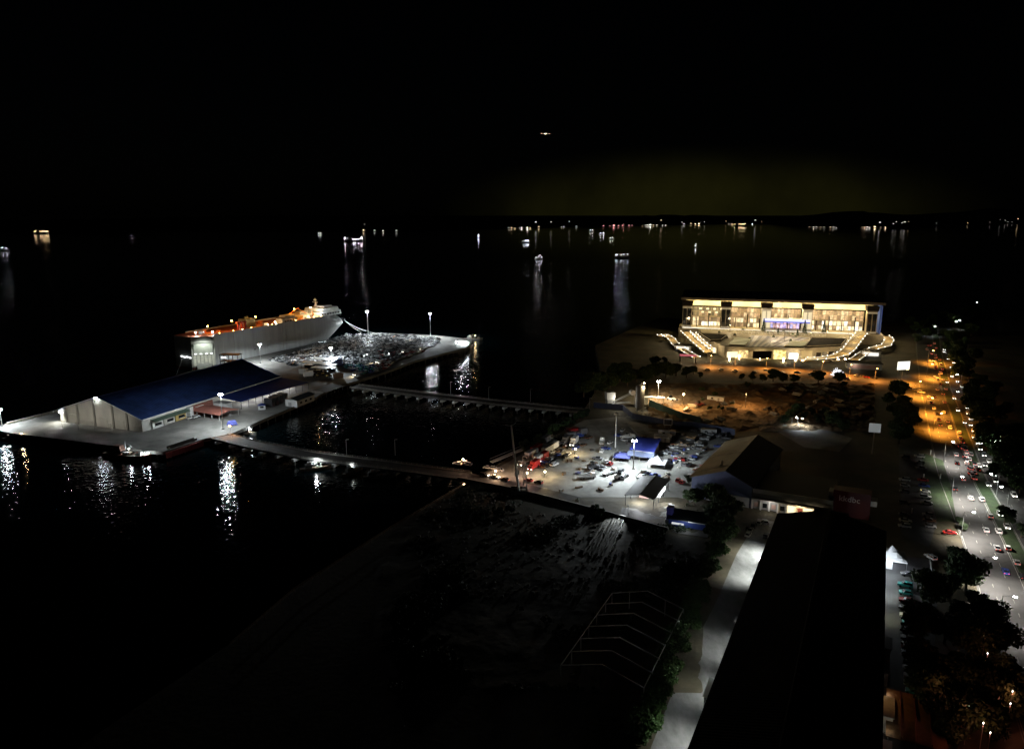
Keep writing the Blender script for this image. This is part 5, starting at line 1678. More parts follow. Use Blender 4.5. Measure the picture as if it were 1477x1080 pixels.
part('board', MB().box(0, 0, 3.0, 4.0, .12, 3.0), steel_dark, t)
part('frame', MB().box(0, -.1, 2.7, 4.6, .15, .35).box(0, -.1, 5.9, 4.6, .15, .35).box(-2.2, -.1, 3.0, .35, .15, 3.0).box(2.2, -.1, 3.0, .35, .15, 3.0), white_p, t)
for x in (-1.6, 1.6):
    part('post', MB().box(x, .1, 0, .2, .2, 3.0), steel, t)
for px, py, a, L in ((962, 628, 0, 9), (956, 634, -6, 9), (1022, 626, 5, 8), (1032, 578, -15, 10), (955, 637, -6, 8)):
    t = thing('site_container', 'pale container cabin at the edge of the yard and ochre site', 'container', (*P(px, py), GZ + .1), math.radians(a - 10), 'pale container cabins')
    part('body', MB().box(0, 0, .15, L, 2.5, 2.6), white_p, t)
    part('roof_rim', MB().box(0, 0, 2.75, L + .1, 2.6, .12), grey_p, t)
    part('door', MB().box(L * .2, -1.3, .2, 1.0, .1, 2.0), grey_p, t)
    part('window', MB().box(-L * .2, -1.3, 1.2, 1.4, .1, .9), glass_d, t)
for px, py, r_ in ((930, 598, 1.5), (936, 600, 1.8), (943, 603, 1.4), (949, 605, 1.2), (926, 601, 1.3), (960, 598, 1.3)):
    t = thing('aggregate_heap', 'pale aggregate heap beside the silo foot', 'heap', (*P(px, py), GZ - .1), rnd.uniform(0, 3), 'aggregate heaps by the silo')
    mb = MB()
    n = 12
    vs = [(0, 0, r_ * 1.0)] + [(r_ * rnd.uniform(.45, .6) * math.cos(i * 6.283 / n), r_ * rnd.uniform(.45, .6) * math.sin(i * 6.283 / n), r_ * .55) for i in range(n)] + [(r_ * rnd.uniform(1, 1.25) * math.cos(i * 6.283 / n), r_ * rnd.uniform(1, 1.25) * math.sin(i * 6.283 / n), 0) for i in range(n)]
    mb.add(vs, [(0, 1 + i, 1 + (i + 1) % n) for i in range(n)] + [(1 + i, 1 + n + i, 1 + n + (i + 1) % n, 1 + (i + 1) % n) for i in range(n)])
    part('heap_body', mb, mat('aggregate', (.4, .38, .33), .9, var=.3, vscale=2), t)
t = thing('site_floodlight', 'warm floodlight stand lighting the ochre site', 'floodlight', (*P(985, 590), GZ), 0)
part('stand', MB().cyl(0, 0, 0, 9, .15, .1, 6), steel, t)
part('lamp', MB().box(0, 0, 9, .8, .5, .5), led_warm, t)
lamp('POINT', (0, 0, 8.2), 10000, (1, .56, .2), t, .3)

# clutter of the ochre site: spoil heaps, timber stacks, pipes
for i in range(34):
    px, py = rnd.uniform(985, 1245), rnd.uniform(562, 612)
    x, y = P(px, py)
    kind = i % 3
    if kind == 0:
        t = thing('spoil_heap', 'spoil heap of ochre earth on the building site', 'heap', (x, y, GZ + .3), rnd.uniform(0, 3), 'spoil heaps on the ochre site')
        n, r_ = 12, rnd.uniform(2.2, 4.6)
        vs = [(0, 0, r_ * .55)] + [(r_ * rnd.uniform(.4, .6) * math.cos(k * 6.283 / n), r_ * rnd.uniform(.4, .6) * math.sin(k * 6.283 / n), r_ * .33) for k in range(n)] + [(r_ * rnd.uniform(1, 1.3) * math.cos(k * 6.283 / n), r_ * rnd.uniform(1, 1.3) * math.sin(k * 6.283 / n), -.5) for k in range(n)]
        part('heap_body', MB().add(vs, [(0, 1 + k, 1 + (k + 1) % n) for k in range(n)] + [(1 + k, 1 + n + k, 1 + n + (k + 1) % n, 1 + (k + 1) % n) for k in range(n)]), ochre, t)
        part('boulder', MB().box(r_ * .9, .4, -.2, 1.1, .9, .8, .5, top=.6), concrete, t)
    elif kind == 1:
        t = thing('timber_stack', 'stack of pale sawn timber on the building site', 'timber', (x, y, GZ + .4), rnd.uniform(0, 3), 'timber stacks on the ochre site')
        for k in range(5):
            part('plank_bundle', MB().box(rnd.uniform(-.3, .3), (k % 3) * 1.1 - 1.1, .1 + (k // 3) * .8, rnd.uniform(4.5, 6.5), .95, .7, rnd.uniform(-.06, .06)), [cream, wood][k % 2], t)
    else:
        t = thing('pipe_pile', 'pile of grey pipes on the building site', 'pipes', (x, y, GZ + .4), rnd.uniform(0, 3), 'pipe piles on the ochre site')
        for k in range(4):
            part('pipe', MB().tube((-3, k % 3 - 1, .45 + (k // 3) * .85), (3, k % 3 - 1 + rnd.uniform(-.2, .2), .45 + (k // 3) * .85), .45, n=8), concrete, t)
# rank weeds in patches over the waste ground: one mass
gen = np.random.default_rng(5)
V = []; F = []
tries = 0
while len(F) < 30000 and tries < 400000:
    tries += 1
    px, py = gen.uniform(560, 1050), gen.uniform(700, 1000)
    x, y = P(px, py)
    k = noise.fractal((x * .05, y * .05, 9.3), .9, 2.1, 4)
    if px > 1030 - 118 * max(0, (py - 790) / 285):
        continue
    if k < 0.22 or not inside((x - 4, y), COAST) or inside((x, y), YARD):
        continue
    if abs((px - 700) * .55 + (py - 770)) < 14 or (835 < px < 915 and py < 812):
        continue
    hh = min(1.0, (k - .08) * 3) * gen.uniform(.5, 1.6)
    d = gen.normal(size=3); d /= np.linalg.norm(d)
    e_ = np.cross(d, gen.normal(size=3)); e_ /= np.linalg.norm(e_)
    c = np.array([x, y, GZ + .25 + hh * gen.uniform(.2, 1)])
    o_ = len(V); s_ = gen.uniform(.25, .55)
    V += [tuple(c - d * s_), tuple(c + e_ * s_ * .5), tuple(c + d * s_), tuple(c - e_ * s_ * .5)]
    F.append((o_, o_ + 1, o_ + 2, o_ + 3))
me = bpy.data.meshes.new('weeds')
me.from_pydata(V, [], F); me.materials.append(leafs[2]); me.update()
o = link('weeds', me); o['kind'] = 'stuff'; o['label'] = 'patchy dark weeds over the waste ground'

t = thing('site_floodlight', 'second dimmer floodlight stand farther into the ochre site', 'floodlight', (*P(1075, 588), GZ), 0)
part('stand', MB().cyl(0, 0, 0, 9, .15, .1, 6), steel, t)
part('lamp', MB().box(0, 0, 9, .8, .5, .5), white_p, t)
lamp('POINT', (0, 0, 8.2), 5000, (1, .5, .17), t, .3)
for i in range(26):
    px = rnd.uniform(958, 1050); py = 672 - (px - 958) * .42 + rnd.uniform(-24, 8)
    c = rnd.choice(WCOL); k = rnd.choice(list(CARS))
    far_car(k, c, *P(px, py), math.radians(rnd.choice((-25, 65, 155)) + rnd.uniform(-6, 6)), '%s %s parked between the yard office and the olive roof' % (CN[c], KN[k]), 'cars parked between office and warehouse')
for px, py, a in ((905, 633, 20), (868, 640, 80), (846, 690, 10), (880, 684, 40), (925, 688, 60)):
    truck(*P(px, py), math.radians(a), 'pale flatbed truck standing on the open part of the yard', white_p, 'flatbed trucks on the open yard', 8, False)

for i in range(46):
    px = rnd.uniform(800, 1000); py = rnd.uniform(628, 712)
    if not inside(P(px, py), YARD):
        continue
    x, y = P(px, py)
    if math.dist((x, y), (65.5, 356)) < 13 or math.dist((x, y), (56, 299)) < 14:
        continue
    t = thing('pallet_stack', 'small stack of pallets and crates lying about the gravel yard', 'pallets', (x, y, GZ + .05), rnd.uniform(0, 3), 'pallet stacks in the yard')
    for k in range(rnd.choice((1, 2, 3))):
        part('crate', MB().box(rnd.uniform(-.8, .8), rnd.uniform(-.8, .8), 0, rnd.uniform(.9, 2.2), rnd.uniform(.8, 1.4), rnd.uniform(.3, 1.3), rnd.uniform(0, 1)), rnd.choice([wood, wood, steel_dark, cream, blue_p]), t)

# broken rubble strewn over the waste ground: one mass
rb_ = MB()
for i in range(2600):
    px, py = rnd.uniform(600, 1010), 712 + 150 * rnd.random() ** 1.6
    x, y = P(px, py)
    if not inside((x - 3, y), COAST) or inside((x, y), YARD) or y > 318 - .74 * (x + 24) + (8 if x < 0 else 2) - 8:
        continue
    k = rnd.choice((.2, .25, .3, .5, .8))
    rb_.box(x, y, GZ + .1, k * rnd.uniform(.8, 2), k, k * .8, rnd.uniform(0, 3), top=.7)
o = link('rubble', rb_.mesh('rubble', mat('rubble_stone', (.26, .25, .22), .9, var=.4, vscale=.7))); o['kind'] = 'stuff'; o['label'] = 'pale broken rubble strewn over the waste ground'

# ------------------------------------------------------------------ blue gabled warehouse and the row building beside it
ez = 12.5
bl, br, cr = P(998, 688, ez), P(1085, 703, ez), P(1200, 721, ez)
ba = math.atan2(br[1] - bl[1], br[0] - bl[0])
bw = math.dist(bl, br)
t = thing('gabled_warehouse', 'warehouse with an olive roof slope and a bluish gable above the trees', 'warehouse', (*bl, GZ), ba)
e_, r_, Ln = ez - GZ, ez - GZ + 5.2, 58.0
bw_m = ribbed('gable_blue', (.16, .19, .30), .6, ba + math.pi / 2, .8, .04, .12)
part('gable_wall', MB().add([(0, 0, 0), (bw, 0, 0), (bw, 0, e_), (bw * .56, 0, r_), (0, 0, e_), (0, .4, 0), (bw, .4, 0), (bw, .4, e_), (bw * .56, .4, r_), (0, .4, e_)],
                            [(0, 1, 2, 3, 4), (9, 8, 7, 6, 5), (0, 5, 6, 1), (1, 6, 7, 2), (2, 7, 8, 3), (3, 8, 9, 4), (4, 9, 5, 0)]), bw_m, t)
part('side_wall', MB().box(.2, Ln / 2 + .4, 0, .4, Ln - .8, e_ - .1).box(bw - .2, Ln / 2 + .4, 0, .4, Ln - .8, e_ - .1).box(bw / 2, Ln - .2, 0, bw, .4, e_), grey_p, t)
ol = ribbed('olive_roof', (.16, .15, .10), .6, ba, 1.2, .05, .25)
part('roof', MB().slab([(-.9, -.8, e_ + .1), (bw * .56, -.8, r_ + .3), (bw * .56, Ln, r_ + .3), (-.9, Ln, e_ + .1)], .22), ol, t)
part('roof', MB().slab([(bw * .56, -.8, r_ + .3), (bw + .9, -.8, e_ + .1), (bw + .9, Ln, e_ + .1), (bw * .56, Ln, r_ + .3)], .22), mat('dark_roof2', (.03, .03, .03), .7), t)  # right slope given a dark colour for its shade, left one lit olive
for y in (8, 30):
    part('roof_step', MB().slab([(-.95, y - .4, e_ + .2), (bw * .56, y - .4, r_ + .4), (bw * .56, y, r_ + .4), (-.95, y, e_ + .2)], .08), cream, t)
part('eave_gutter', MB().box(-1.0, Ln / 2, e_ - .3, .3, Ln, .3), white_p, t)
part('plinth_wall', MB().box(bw * .62, -.35, 0, bw * .7, .5, 4.0), white_p, t)
part('door', MB().box(bw * .45, -.65, 0, 3, .2, 3.2), mat('pink_wall', ()), t)
part('roof_vent', MB().box(bw * .36, 13, e_ + 3.4, .8, .8, 1.4, top=.7), white_p, t)
part('roof_vent', MB().box(bw * .38, 9.5, e_ + 3.4, .8, .8, 1.2, top=.7), white_p, t)
lamp('SPOT', (bw * .45, -5, 4.6), 900, (.6, .66, 1.0), t, .3, 130, .8, (0, .75, .6))

cw = math.dist(br, cr)
ca = math.atan2(cr[1] - br[1], cr[0] - br[0])
t = thing('row_building', 'low building with a pale parapet band and warm lit shop bays', 'building', (br[0] + .5, br[1], GZ), ca)
part('wall', MB().box(cw / 2, 15, 0, cw, 29.6, e_ - 1.5), grey_p, t)
part('roof', MB().box(cw / 2, 15, e_ - 1.5, cw - .6, 29, .25), mat('dark_roof2', ()), t)
part('parapet', MB().box(cw / 2, -.2, e_ - 1.9, cw, .5, 1.6), white_p, t)
part('lower_canopy', MB().box(cw / 2, -1.5, e_ - 4.0, cw, 2.6, .5), cream, t)
nb = 9
for i in range(nb):
    x = (i + .5) * cw / nb
    lit = i >= 4
    f = part('shop_bay', MB().box(x, -.35, .2, cw / nb - .7, .3, e_ - 4.6), (panel_y if i in (4, 6, 7) else cream) if lit else grey_p, t)
    part('pillar', MB().box(x - cw / nb / 2, -.7, 0, .6, .8, e_ - 4.1), white_p, t)
    if i in (5, 8):
        part('door', MB().box(x, -.55, .2, 1.8, .12, 3), mat('maroon', (.12, .02, .02), .6), f)
    if not lit:
        part('window', MB().box(x, -.55, 1.0, 1.6, .12, 1.8), glass_d if i % 2 else mat('pink_wall', ()), f)
lamp('POINT', (cw * .62, -3.4, 3.4), 420, WARM, t, .3)
lamp('POINT', (cw * .88, -3.4, 3.4), 420, WARM, t, .3)
lamp('POINT', (cw * .25, -3.6, 3.4), 160, (.9, .85, .8), t, .3)
# red sign box on the corner tower
sg = thing('red_sign_tower', 'dark red sign tower with pale lettering on the building corner', 'sign', (*P(1229, 716, ez), GZ), ca)
part('tower', MB().box(0, 3, 0, 13.4, 6, 10.2), mat('sign_red', (.06, .004, .006), .5, emit=(.5, .01, .02), es=.0012), sg)
part('side_block', MB().box(-7.6, 3, 6.0, 1.8, 5, 3.0).box(7.8, 3, 5.6, 2.2, 5, 2.0), white_p, sg)


def text_obj(body, size, parent, loc, rz, m, depth=.06, name='lettering'):
    cu = bpy.data.curves.new(name, 'FONT')
    cu.body = body
    cu.size = size
    cu.extrude = depth
    cu.align_x = 'CENTER'
    cu.resolution_u = 2
    o = bpy.data.objects.new(name, cu)
    COL.objects.link(o)
    dg = bpy.context.evaluated_depsgraph_get()
    me = bpy.data.meshes.new_from_object(o.evaluated_get(dg))
    bpy.data.objects.remove(o)
    me.materials.clear()
    me.materials.append(m)
    q = link(name, me, parent, loc)
    q.rotation_euler = (math.pi / 2, 0, rz)
    return q


text_obj('kkdbc', 3.2, sg, (-.8, -.08, 6.2), 0, mat('sign_letter', (.5, .45, .45), .5, emit=(.6, .5, .5), es=.008))

t = thing('white_notice_board', 'pale square billboard on a pole behind the dark roofs', 'billboard', (*P(1258, 655), GZ), -.3)
part('board', MB().box(0, 0, 11.2, 5.2, .4, 4.4), mat('board_grey', (.5, .52, .53), .5, emit=(.7, .75, .75), es=.10), t)
part('pole', MB().cyl(0, .4, 0, 13, .3, .25, 8), steel, t)
part('brace', MB().box(0, .3, 13.0, 5, .2, .3), steel_dark, t)
t = thing('lit_billboard', 'bright white billboard facing the orange junction', 'billboard', (*P(1302, 540), GZ), math.radians(12))
part('board', MB().box(0, 0, 3.6, 10, .5, 6.0), emat('billboard_light', (1.0, .98, .82), .8), t)
for x in (-3.5, 3.5):
    part('post', MB().cyl(x, .5, 0, 4, .25, n=6), steel, t)
part('frame', MB().box(0, .3, 3.3, 10.4, .5, .3).box(0, .3, 9.6, 10.4, .5, .3), steel_dark, t)

# ------------------------------------------------------------------ long black shed in the foreground
sa = math.radians(-26)
sx, sy = P(1125, 741, 16.0)
t = thing('long_black_shed', 'very long dark roofed shed filling the foreground', 'shed', (sx, sy, GZ), sa)
SL_, SW, se, sr = 175.0, 33.0, 12.0, 16.5
bk = ribbed('black_roof', (.005, .005, .005), 1.0, sa, 1.0, .05, .15)
part('roof', MB().slab([(-.9, -SL_, se), (SW / 2, -SL_, sr), (SW / 2, 0, sr), (-.9, 0, se)], .25), bk, t)
part('roof', MB().slab([(SW / 2, -SL_, sr), (SW + .9, -SL_, se), (SW + .9, 0, se), (SW / 2, 0, sr)], .25), bk, t)
bk.node_tree.nodes['Principled BSDF'].inputs['Specular IOR Level'].default_value = .05
dk = mat('shed_wall', (.16, .16, .155), .7, var=.2)
part('side_wall', MB().box(0.3, -SL_ / 2, 0, .4, SL_, se - .4), dk, t)
part('side_wall', MB().box(SW - .3, -SL_ / 2, 0, .4, SL_, se - .4), dk, t)
for y in (-.4, -SL_ + .4):
    part('gable_wall', MB().add([(.6, y, 0), (SW - .6, y, 0), (SW - .6, y, se - .5), (SW / 2, y, sr - .5), (.6, y, se - .5)], [(0, 1, 2, 3, 4)]), dk, t)
part('ridge_ventilator', MB().box(SW / 2, -SL_ / 2, sr - .1, 1.6, SL_ - 8, .5, top=.6), bk, t)
part('front_parapet', MB().box(SW * .5, .3, se - 1, 11, .5, 5.0), mat('dark_roof2', ()), t)
for y, w_, d_ in ((-30, 2.2, 5), (-62, 1.6, 7), (-70, 2.4, 3), (-88, 1.8, 12), (-104, 3.0, 8)):
    part('side_annex', MB().box(-w_ / 2 - .05, y, 0, w_, d_, 6.5), dk, t)
    part('annex_roof', MB().box(-w_ / 2 - .2, y, 6.5, w_ + .4, d_ + .4, .2), white_p, t)
for y, pw, dx in ((-12, 7500, 3), (-28, 5500, 3), (-76, 1000, 2.8), (-96, 1200, 3), (-118, 1700, 3)):
    part('wall_lamp', MB().box(-.6, y, 8.2, .8, .5, .3), led, t)
    lamp('SPOT', (-dx, y, 8.3), pw, (.93, .97, .92), t, .2, 112, .7, (-.3, 0, -1))
# right hand side annexes
for y, w_, d_, h_, c in ((-60, 3, 6, 4, white_p), (-72, 2.5, 5, 3.5, cream), (-90, 3.5, 8, 4.2, cream), (-105, 3, 6, 3.6, grey_p)):
    part('east_annex', MB().box(SW + w_ / 2, y, 0, w_, d_, h_), c, t)
    part('annex_roof', MB().box(SW + w_ / 2 + .1, y, h_, w_ + .5, d_ + .4, .2), grey_p, t)
for y, pw, c in ((-22, 500, (.95, 1, .9)), (-37, 350, (.9, .9, .6)), (-84, 12, (1, .95, .8)), (-98, 12, (1, .95, .8))):
    part('wall_lamp', MB().box(SW + .6, y, 4.6, .6, .5, .3), led if y > -30 else led_far, t)
    lamp('SPOT', (SW + 2.4, y, 4.4), pw, c, t, .2, 140, .7)
# brown yard structures at the right of the shed, in the very foreground
t = thing('brown_lean_to', 'low brown roofed lean-to with rails beside the black shed', 'shed', (*P(1318, 1055), GZ), sa)
part('roof', MB().slab([(-6, -9, 3.2), (6, -9, 3.2), (6, 9, 3.9), (-6, 9, 3.9)], .2), mat('brown_roof', (.16, .09, .04), .7, var=.3, vscale=.8), t)
for x in (-5.5, 0, 5.5):
    for y in (-8.5, 8.5):
        part('post', MB().cyl(x, y, 0, 3.2, .1, n=6), steel, t)
for x in (-3, 0, 3):
    part('roof_batten', MB().box(x, 0, 3.62, .15, 18.4, .5), mat('maroon', ()), t)
lamp('SPOT', (-8, 4, 9), 130, (1, .5, .15), t, .3, 120, .7, (.6, 0, -1))
part('lamp_post', MB().cyl(-8, 4.6, 0, 9.2, .12, .08, 6), steel, t)
t = thing('low_wall', 'pale low wall at the edge of the marquee forecourt', 'wall')
a, b = P(1341, 803), P(1346, 852)
for i in range(7):
    f0 = (i + .5) / 7
    part('wall_block', MB().box(0, 0, 0, math.dist(a, b) / 7 - .05, .25, .8), white_p, t, (a[0] + (b[0] - a[0]) * f0, a[1] + (b[1] - a[1]) * f0, GZ), math.atan2(b[1] - a[1], b[0] - a[0]))

# ------------------------------------------------------------------ bare portal frames of a tent hall
t = thing('portal_frame_hall', 'bare white portal frames of an unclad hall on the dark ground', 'frame', (0, 0, 0), 0)
pf = mat('frame_white', (.62, .62, .60), .5)
apx = [(934, 852), (926, 868), (914, 884), (904, 901), (894, 919), (882, 938), (868, 958)]
n_ = Vector((math.cos(sa), math.sin(sa)))
for i, (px, py) in enumerate(apx):
    A = Vector(P(px, py, GZ + 7.0))
    hwid = 10.8
    Rr, Ll = A + n_ * hwid, A - n_ * hwid
    part('rafter', MB().tube((*A, GZ + 7.0), (*Rr, GZ + 3.8), .17, n=6), pf, t)
    part('rafter', MB().tube((*A, GZ + 7.0), (*Ll, GZ + 3.8), .14, n=6), pf, t)
    part('post', MB().tube((*Rr, GZ), (*Rr, GZ + 3.8), .16, n=6), pf, t)
    part('post', MB().tube((*Ll, GZ), (*Ll, GZ + 3.8), .16, n=6), pf, t)
    if i == 0:
        for s in (-.5, .5):
            q = A + n_ * hwid * s
            part('gable_post', MB().tube((*q, GZ), (*q, GZ + 5.4), .12, n=6), pf, t)
A0, A1 = Vector(P(*apx[0], GZ + 7)), Vector(P(*apx[-1], GZ + 7))
for s in (1, -1):
    part('eave_beam', MB().tube((*(A0 + n_ * 10.8 * s), GZ + 3.8), (*(A1 + n_ * 10.8 * s), GZ + 3.8), .14, n=6), pf, t)
for k in range(4):
    a = A0.lerp(A1, .75) + n_ * (11.6 + k * .35)
    b = A1 + (A1 - A0) * .25 + n_ * (11.3 + k * .45)
    t = solid('steel_beam', MB().tube((*a, GZ + .25), (*b, GZ + .35 + .1 * k), .16, n=6), pf, 'pale steel beam lying beside the bare portal frames', 'beam', group='steel beams beside the portal frames')

# ------------------------------------------------------------------ convention hall on the waterfront
CA = math.radians(-15)
CO = (175.0, 716.0)


def L(px, py, z):
    x, y = P(px, py, z)
    x -= CO[0]; y -= CO[1]
    return (x * math.cos(CA) + y * math.sin(CA), -x * math.sin(CA) + y * math.cos(CA))


def U(px, d, z):
    # position along the front at depth d that shows at pixel column px
    k = (px - CX) / FPX
    c, s = math.cos(PITCH), math.sin(PITCH)
    nx_, ny_ = math.cos(CA), math.sin(CA)
    x0, y0 = CO[0] - math.sin(CA) * d, CO[1] + math.cos(CA) * d
    return (k * (y0 * c + (H - z) * s) - x0) / (nx_ - k * ny_ * c)


hall = thing('convention_hall', 'brightly lit convention hall with a wide flat roof and glass front', 'convention hall', (*CO, 0), CA)
TZ = 13.0
u0, u1 = U(986, 2, TZ + 8), U(1264, 2, TZ + 8)
hall_st = mat('hall_stone', (.20, .165, .115), .7, var=.15, vscale=.2)
hall_d = mat('hall_dark', (.012, .010, .009), 1.0, spec=.05)
soff = mat('soffit_cream', (.62, .54, .36), .6)
# body behind the glass, roof slab with overhang
part('rear_block', MB().box((u0 + u1) / 2, 44, GZ, u1 - u0, 50, TZ - GZ + 24), hall_d, hall)
part('roof_slab', MB().box((u0 + u1) / 2 + 1, 34, TZ + 27.0, u1 - u0 + 8, 76, 1.6), mat('roof_brown', (.06, .045, .035), .7), hall)
part('roof_fascia', MB().box((u0 + u1) / 2 + 1, -4.4, TZ + 26.6, u1 - u0 + 8, .6, 2.2), mat('roof_brown', ()), hall)
part('soffit', MB().box((u0 + u1) / 2 + 1, 8.2, TZ + 26.5, u1 - u0 + 6, 24, .4), soff, hall)
part('upper_wall', MB().box((u0 + u1) / 2, 18.6, TZ + 19.2, u1 - u0 - 2, .6, 7.3), soff, hall)
part('blue_end_wall', MB().box(u1 + 3.6, 12, GZ, .8, 20, 34), mat('wall_blue_glow', (.06, .10, .32), .6, emit=(.1, .2, .6), es=.06), hall)  # faint blue light put into the wall material as glow
# towers standing before the glass
tower_px = [991, 1046.5, 1104.5, 1163.5, 1256]
tus = [U(px, 5.0, TZ + 8) for px in tower_px]
for i, u in enumerate(tus):
    w_ = 8.6
    d_ = 5.0
    bright = i in (2, 3)
    tw = part('tower', MB().box(u, d_, TZ, w_, 6.5, 20.5), cream if bright else hall_st, hall)
    part('tower_cap', MB().box(u, d_, TZ + 20.5, w_ * 1.1, 9, 4.2, top=1.12), hall_d, tw)
    for k in (-.24, .24):
        part('tower_pane', MB().box(u + k * w_, d_ - 3.35, TZ + 2.2, w_ * .38, .2, 15.6), (mat('tower_glow', (.4, .38, .3), .4, emit=(1, .86, .55), es=.35) if bright else glass_d), tw)
    part('tower_band', MB().box(u, d_ - 3.4, TZ + 18.2, w_ * 1.0, .3, 1.2), white_p, tw)
    part('tower_sill', MB().box(u, d_ - 3.4, TZ + .9, w_, .4, .6), white_p, tw)


def glow(name, c1, c2, s, sc=.6):
    """lit interior seen through glass: uneven brightness is noise put into the emission colour"""
    m = mat(name, (.05, .05, .05), .3)
    tt = m.node_tree
    b = tt.nodes['Principled BSDF']
    g = tt.nodes.new('ShaderNodeNewGeometry')
    n1 = tt.nodes.new('ShaderNodeTexNoise'); n1.inputs['Scale'].default_value = sc; n1.inputs['Detail'].default_value = 4
    tt.links.new(g.outputs['Position'], n1.inputs['Vector'])
    r = tt.nodes.new('ShaderNodeValToRGB')
    r.color_ramp.elements[0].position = .36; r.color_ramp.elements[0].color = (*c1, 1)
    r.color_ramp.elements[1].position = .64; r.color_ramp.elements[1].color = (*c2, 1)
    tt.links.new(n1.outputs['Fac'], r.inputs['Fac'])
    tt.links.new(r.outputs['Color'], b.inputs['Emission Color'])
    b.inputs['Emission Strength'].default_value = s
    return m


g_low = glow('interior_ground', (.35, .2, .06), (1, .80, .45), .95, .35)
g_up = glow('interior_upper', (.16, .07, .025), (.75, .42, .16), .75, .3)
g_dark = glow('interior_dim', (.015, .01, .006), (.12, .08, .03), .6, .3)
g_mid = glow('interior_centre', (.35, .22, .5), (1, .72, .7), .95, .3)
g_wht = emat('band_white', (.72, .72, 1.0), .7)
bays = list(zip(tus[:-1], tus[1:]))
warm = [glow('interior_%d' % i, tuple(.35 * v_ for v_ in c), c, s_, .45) for i, (c, s_) in enumerate((((1, .84, .55), 1.3), ((1, .74, .40), 1.0), ((.98, .90, .72), 1.6), ((.7, .42, .2), .5), ((.5, .3, .14), .3)))]
pinks = [glow('interior_pink_%d' % i, tuple(.4 * v_ for v_ in c), c, s_, .45) for i, (c, s_) in enumerate((((.75, .55, 1), .9), ((1, .6, .62), .9), ((.6, .55, 1), .8)))]
browns = [glow('interior_brown_%d' % i, tuple(.3 * v_ for v_ in c), c, s_, .5) for i, (c, s_) in enumerate((((.75, .42, .2), .5), ((.85, .52, .26), .65), ((.55, .28, .12), .35), ((.95, .68, .38), .75)))]
for bi, (a, b) in enumerate(bays):
    n = 9 if bi < 3 else 14
    for k in range(n):
        ua = a + 4.8 + (b - a - 9.6) * k / n
        ub = a + 4.8 + (b - a - 9.6) * (k + 1) / n
        um, wd = (ua + ub) / 2, (ub - ua) - .45
        low = pinks if bi == 2 else warm
        for z0, hh, pool in ((.3, 3.6, low), (4.5, 3.9, low), (9.6, 4.0, [g_dark] * 3 + warm[3:] if bi == 0 else browns), (14.1, 4.0, [g_dark] if bi == 0 else browns)):
            part('glass_pane', MB().box(um, 16.8, TZ + z0, wd, .2, hh), rnd.choice(pool), hall)
        part('mullion', MB().box(ub, 16.3, TZ, .45, .7, 19), hall_st, hall)
    for z0 in (4.0, 13.7):
        part('transom', MB().box((a + b) / 2, 16.4, TZ + z0, b - a - 8.6, .6, .4), hall_st, hall)
    for k in range(3 if bi < 3 else 5):
        part('column', MB().cyl(a + 9 + k * 11, 11.5, TZ, TZ + 9 + (k % 2) * 4, .45, n=8), hall_d, hall)
    part('floor_band', MB().box((a + b) / 2, 16.2, TZ + 8.6, b - a - 8.6, 1.0, .9), hall_st if bi != 2 else blue_p, hall)
    part('head_band', MB().box((a + b) / 2, 16.4, TZ + 18.3, b - a - 8.6, 1.2, 1.0), hall_d, hall)
for k in range(7):
    part('ceiling_lamp', MB().box(tus[0] + 12 + (k % 4) * 6.5 + (k // 4) * 2, 16.2, TZ + 15.6 - (k // 4) * 3.2, 2.4, .6, 1.5), panel_y, hall)
# projecting entrance canopy with the white and blue light band
part('entrance_canopy', MB().box((tus[2] + tus[3]) / 2, 8, TZ + 9.4, tus[3] - tus[2] + 4, 14, .8), mat('canopy_grey', (.3, .32, .34), .5), hall)
part('light_band', MB().box((tus[2] + tus[3]) / 2, .8, TZ + 8.7, tus[3] - tus[2] + 5, .5, 2.0), g_wht, hall)
part('light_band_blue', MB().box((tus[2] + tus[3]) / 2, .9, TZ + 7.5, tus[3] - tus[2] + 5, .4, 1.1), emat('band_blue', (.12, .16, .9), .4), hall)
for k in range(2):
    part('canopy_skylight', MB().box(tus[2] + 22 + k * 10, 9, TZ + 10.25, 3.2, 11, .2, -.2), panel_y, hall)
# soffit and terrace lights
for k in range(10):
    u = u0 + 12 + k * 18
    lamp('POINT', (u, 9, TZ + 21.5), 6500, (1.0, .78, .36), hall, .5)
    lamp('POINT', (u, 6, TZ + 4.0), 500, (1.0, .78, .45), hall, .4)
# terrace and podium
ter = [L(985, 474, TZ), L(1005, 478, TZ), L(1050, 481, TZ), L(1215, 485, TZ), L(1262, 480, TZ)]
pod = [(u0 - 4, 20), (u0 - 4, -3), (ter[1][0], -4), L(1030, 493, TZ), L(1045, 500, TZ), L(1080, 501.5, TZ), L(1130, 502, TZ), L(1165, 502, TZ), L(1205, 499.5, TZ), L(1222, 493, TZ), L(1232, 487, TZ), (u1 - 12, -4), (u1 + 6, -2), (u1 + 6, 20)]
part('podium', MB().prism(pod, GZ, TZ), mat('podium_stone', (.30, .26, .19), .7, var=.3, vscale=.12), hall)
part('terrace_light', MB().box(62, -3.6, TZ, 150, .7, .7), emat('terrace_strip', (1, .92, .74), .7), hall)
for px0, px1, poly in ((0, 0, [(1008, 480), (1049, 483), (1040, 490), (1024, 490.5)]), (0, 0, [(1171, 487), (1221, 489), (1213, 497.5), (1161, 500)])):
    pl = [L(px, py, TZ + 1.2) for px, py in poly]
    part('garden_roof', MB().prism(pl, TZ, TZ + 1.2), hall_d, hall)
    for a, b in zip(pl, pl[1:] + pl[:1]):
        part('roof_parapet', MB().tube((*a, TZ + 1.5), (*b, TZ + 1.5), .35, n=4), hall_st, hall)
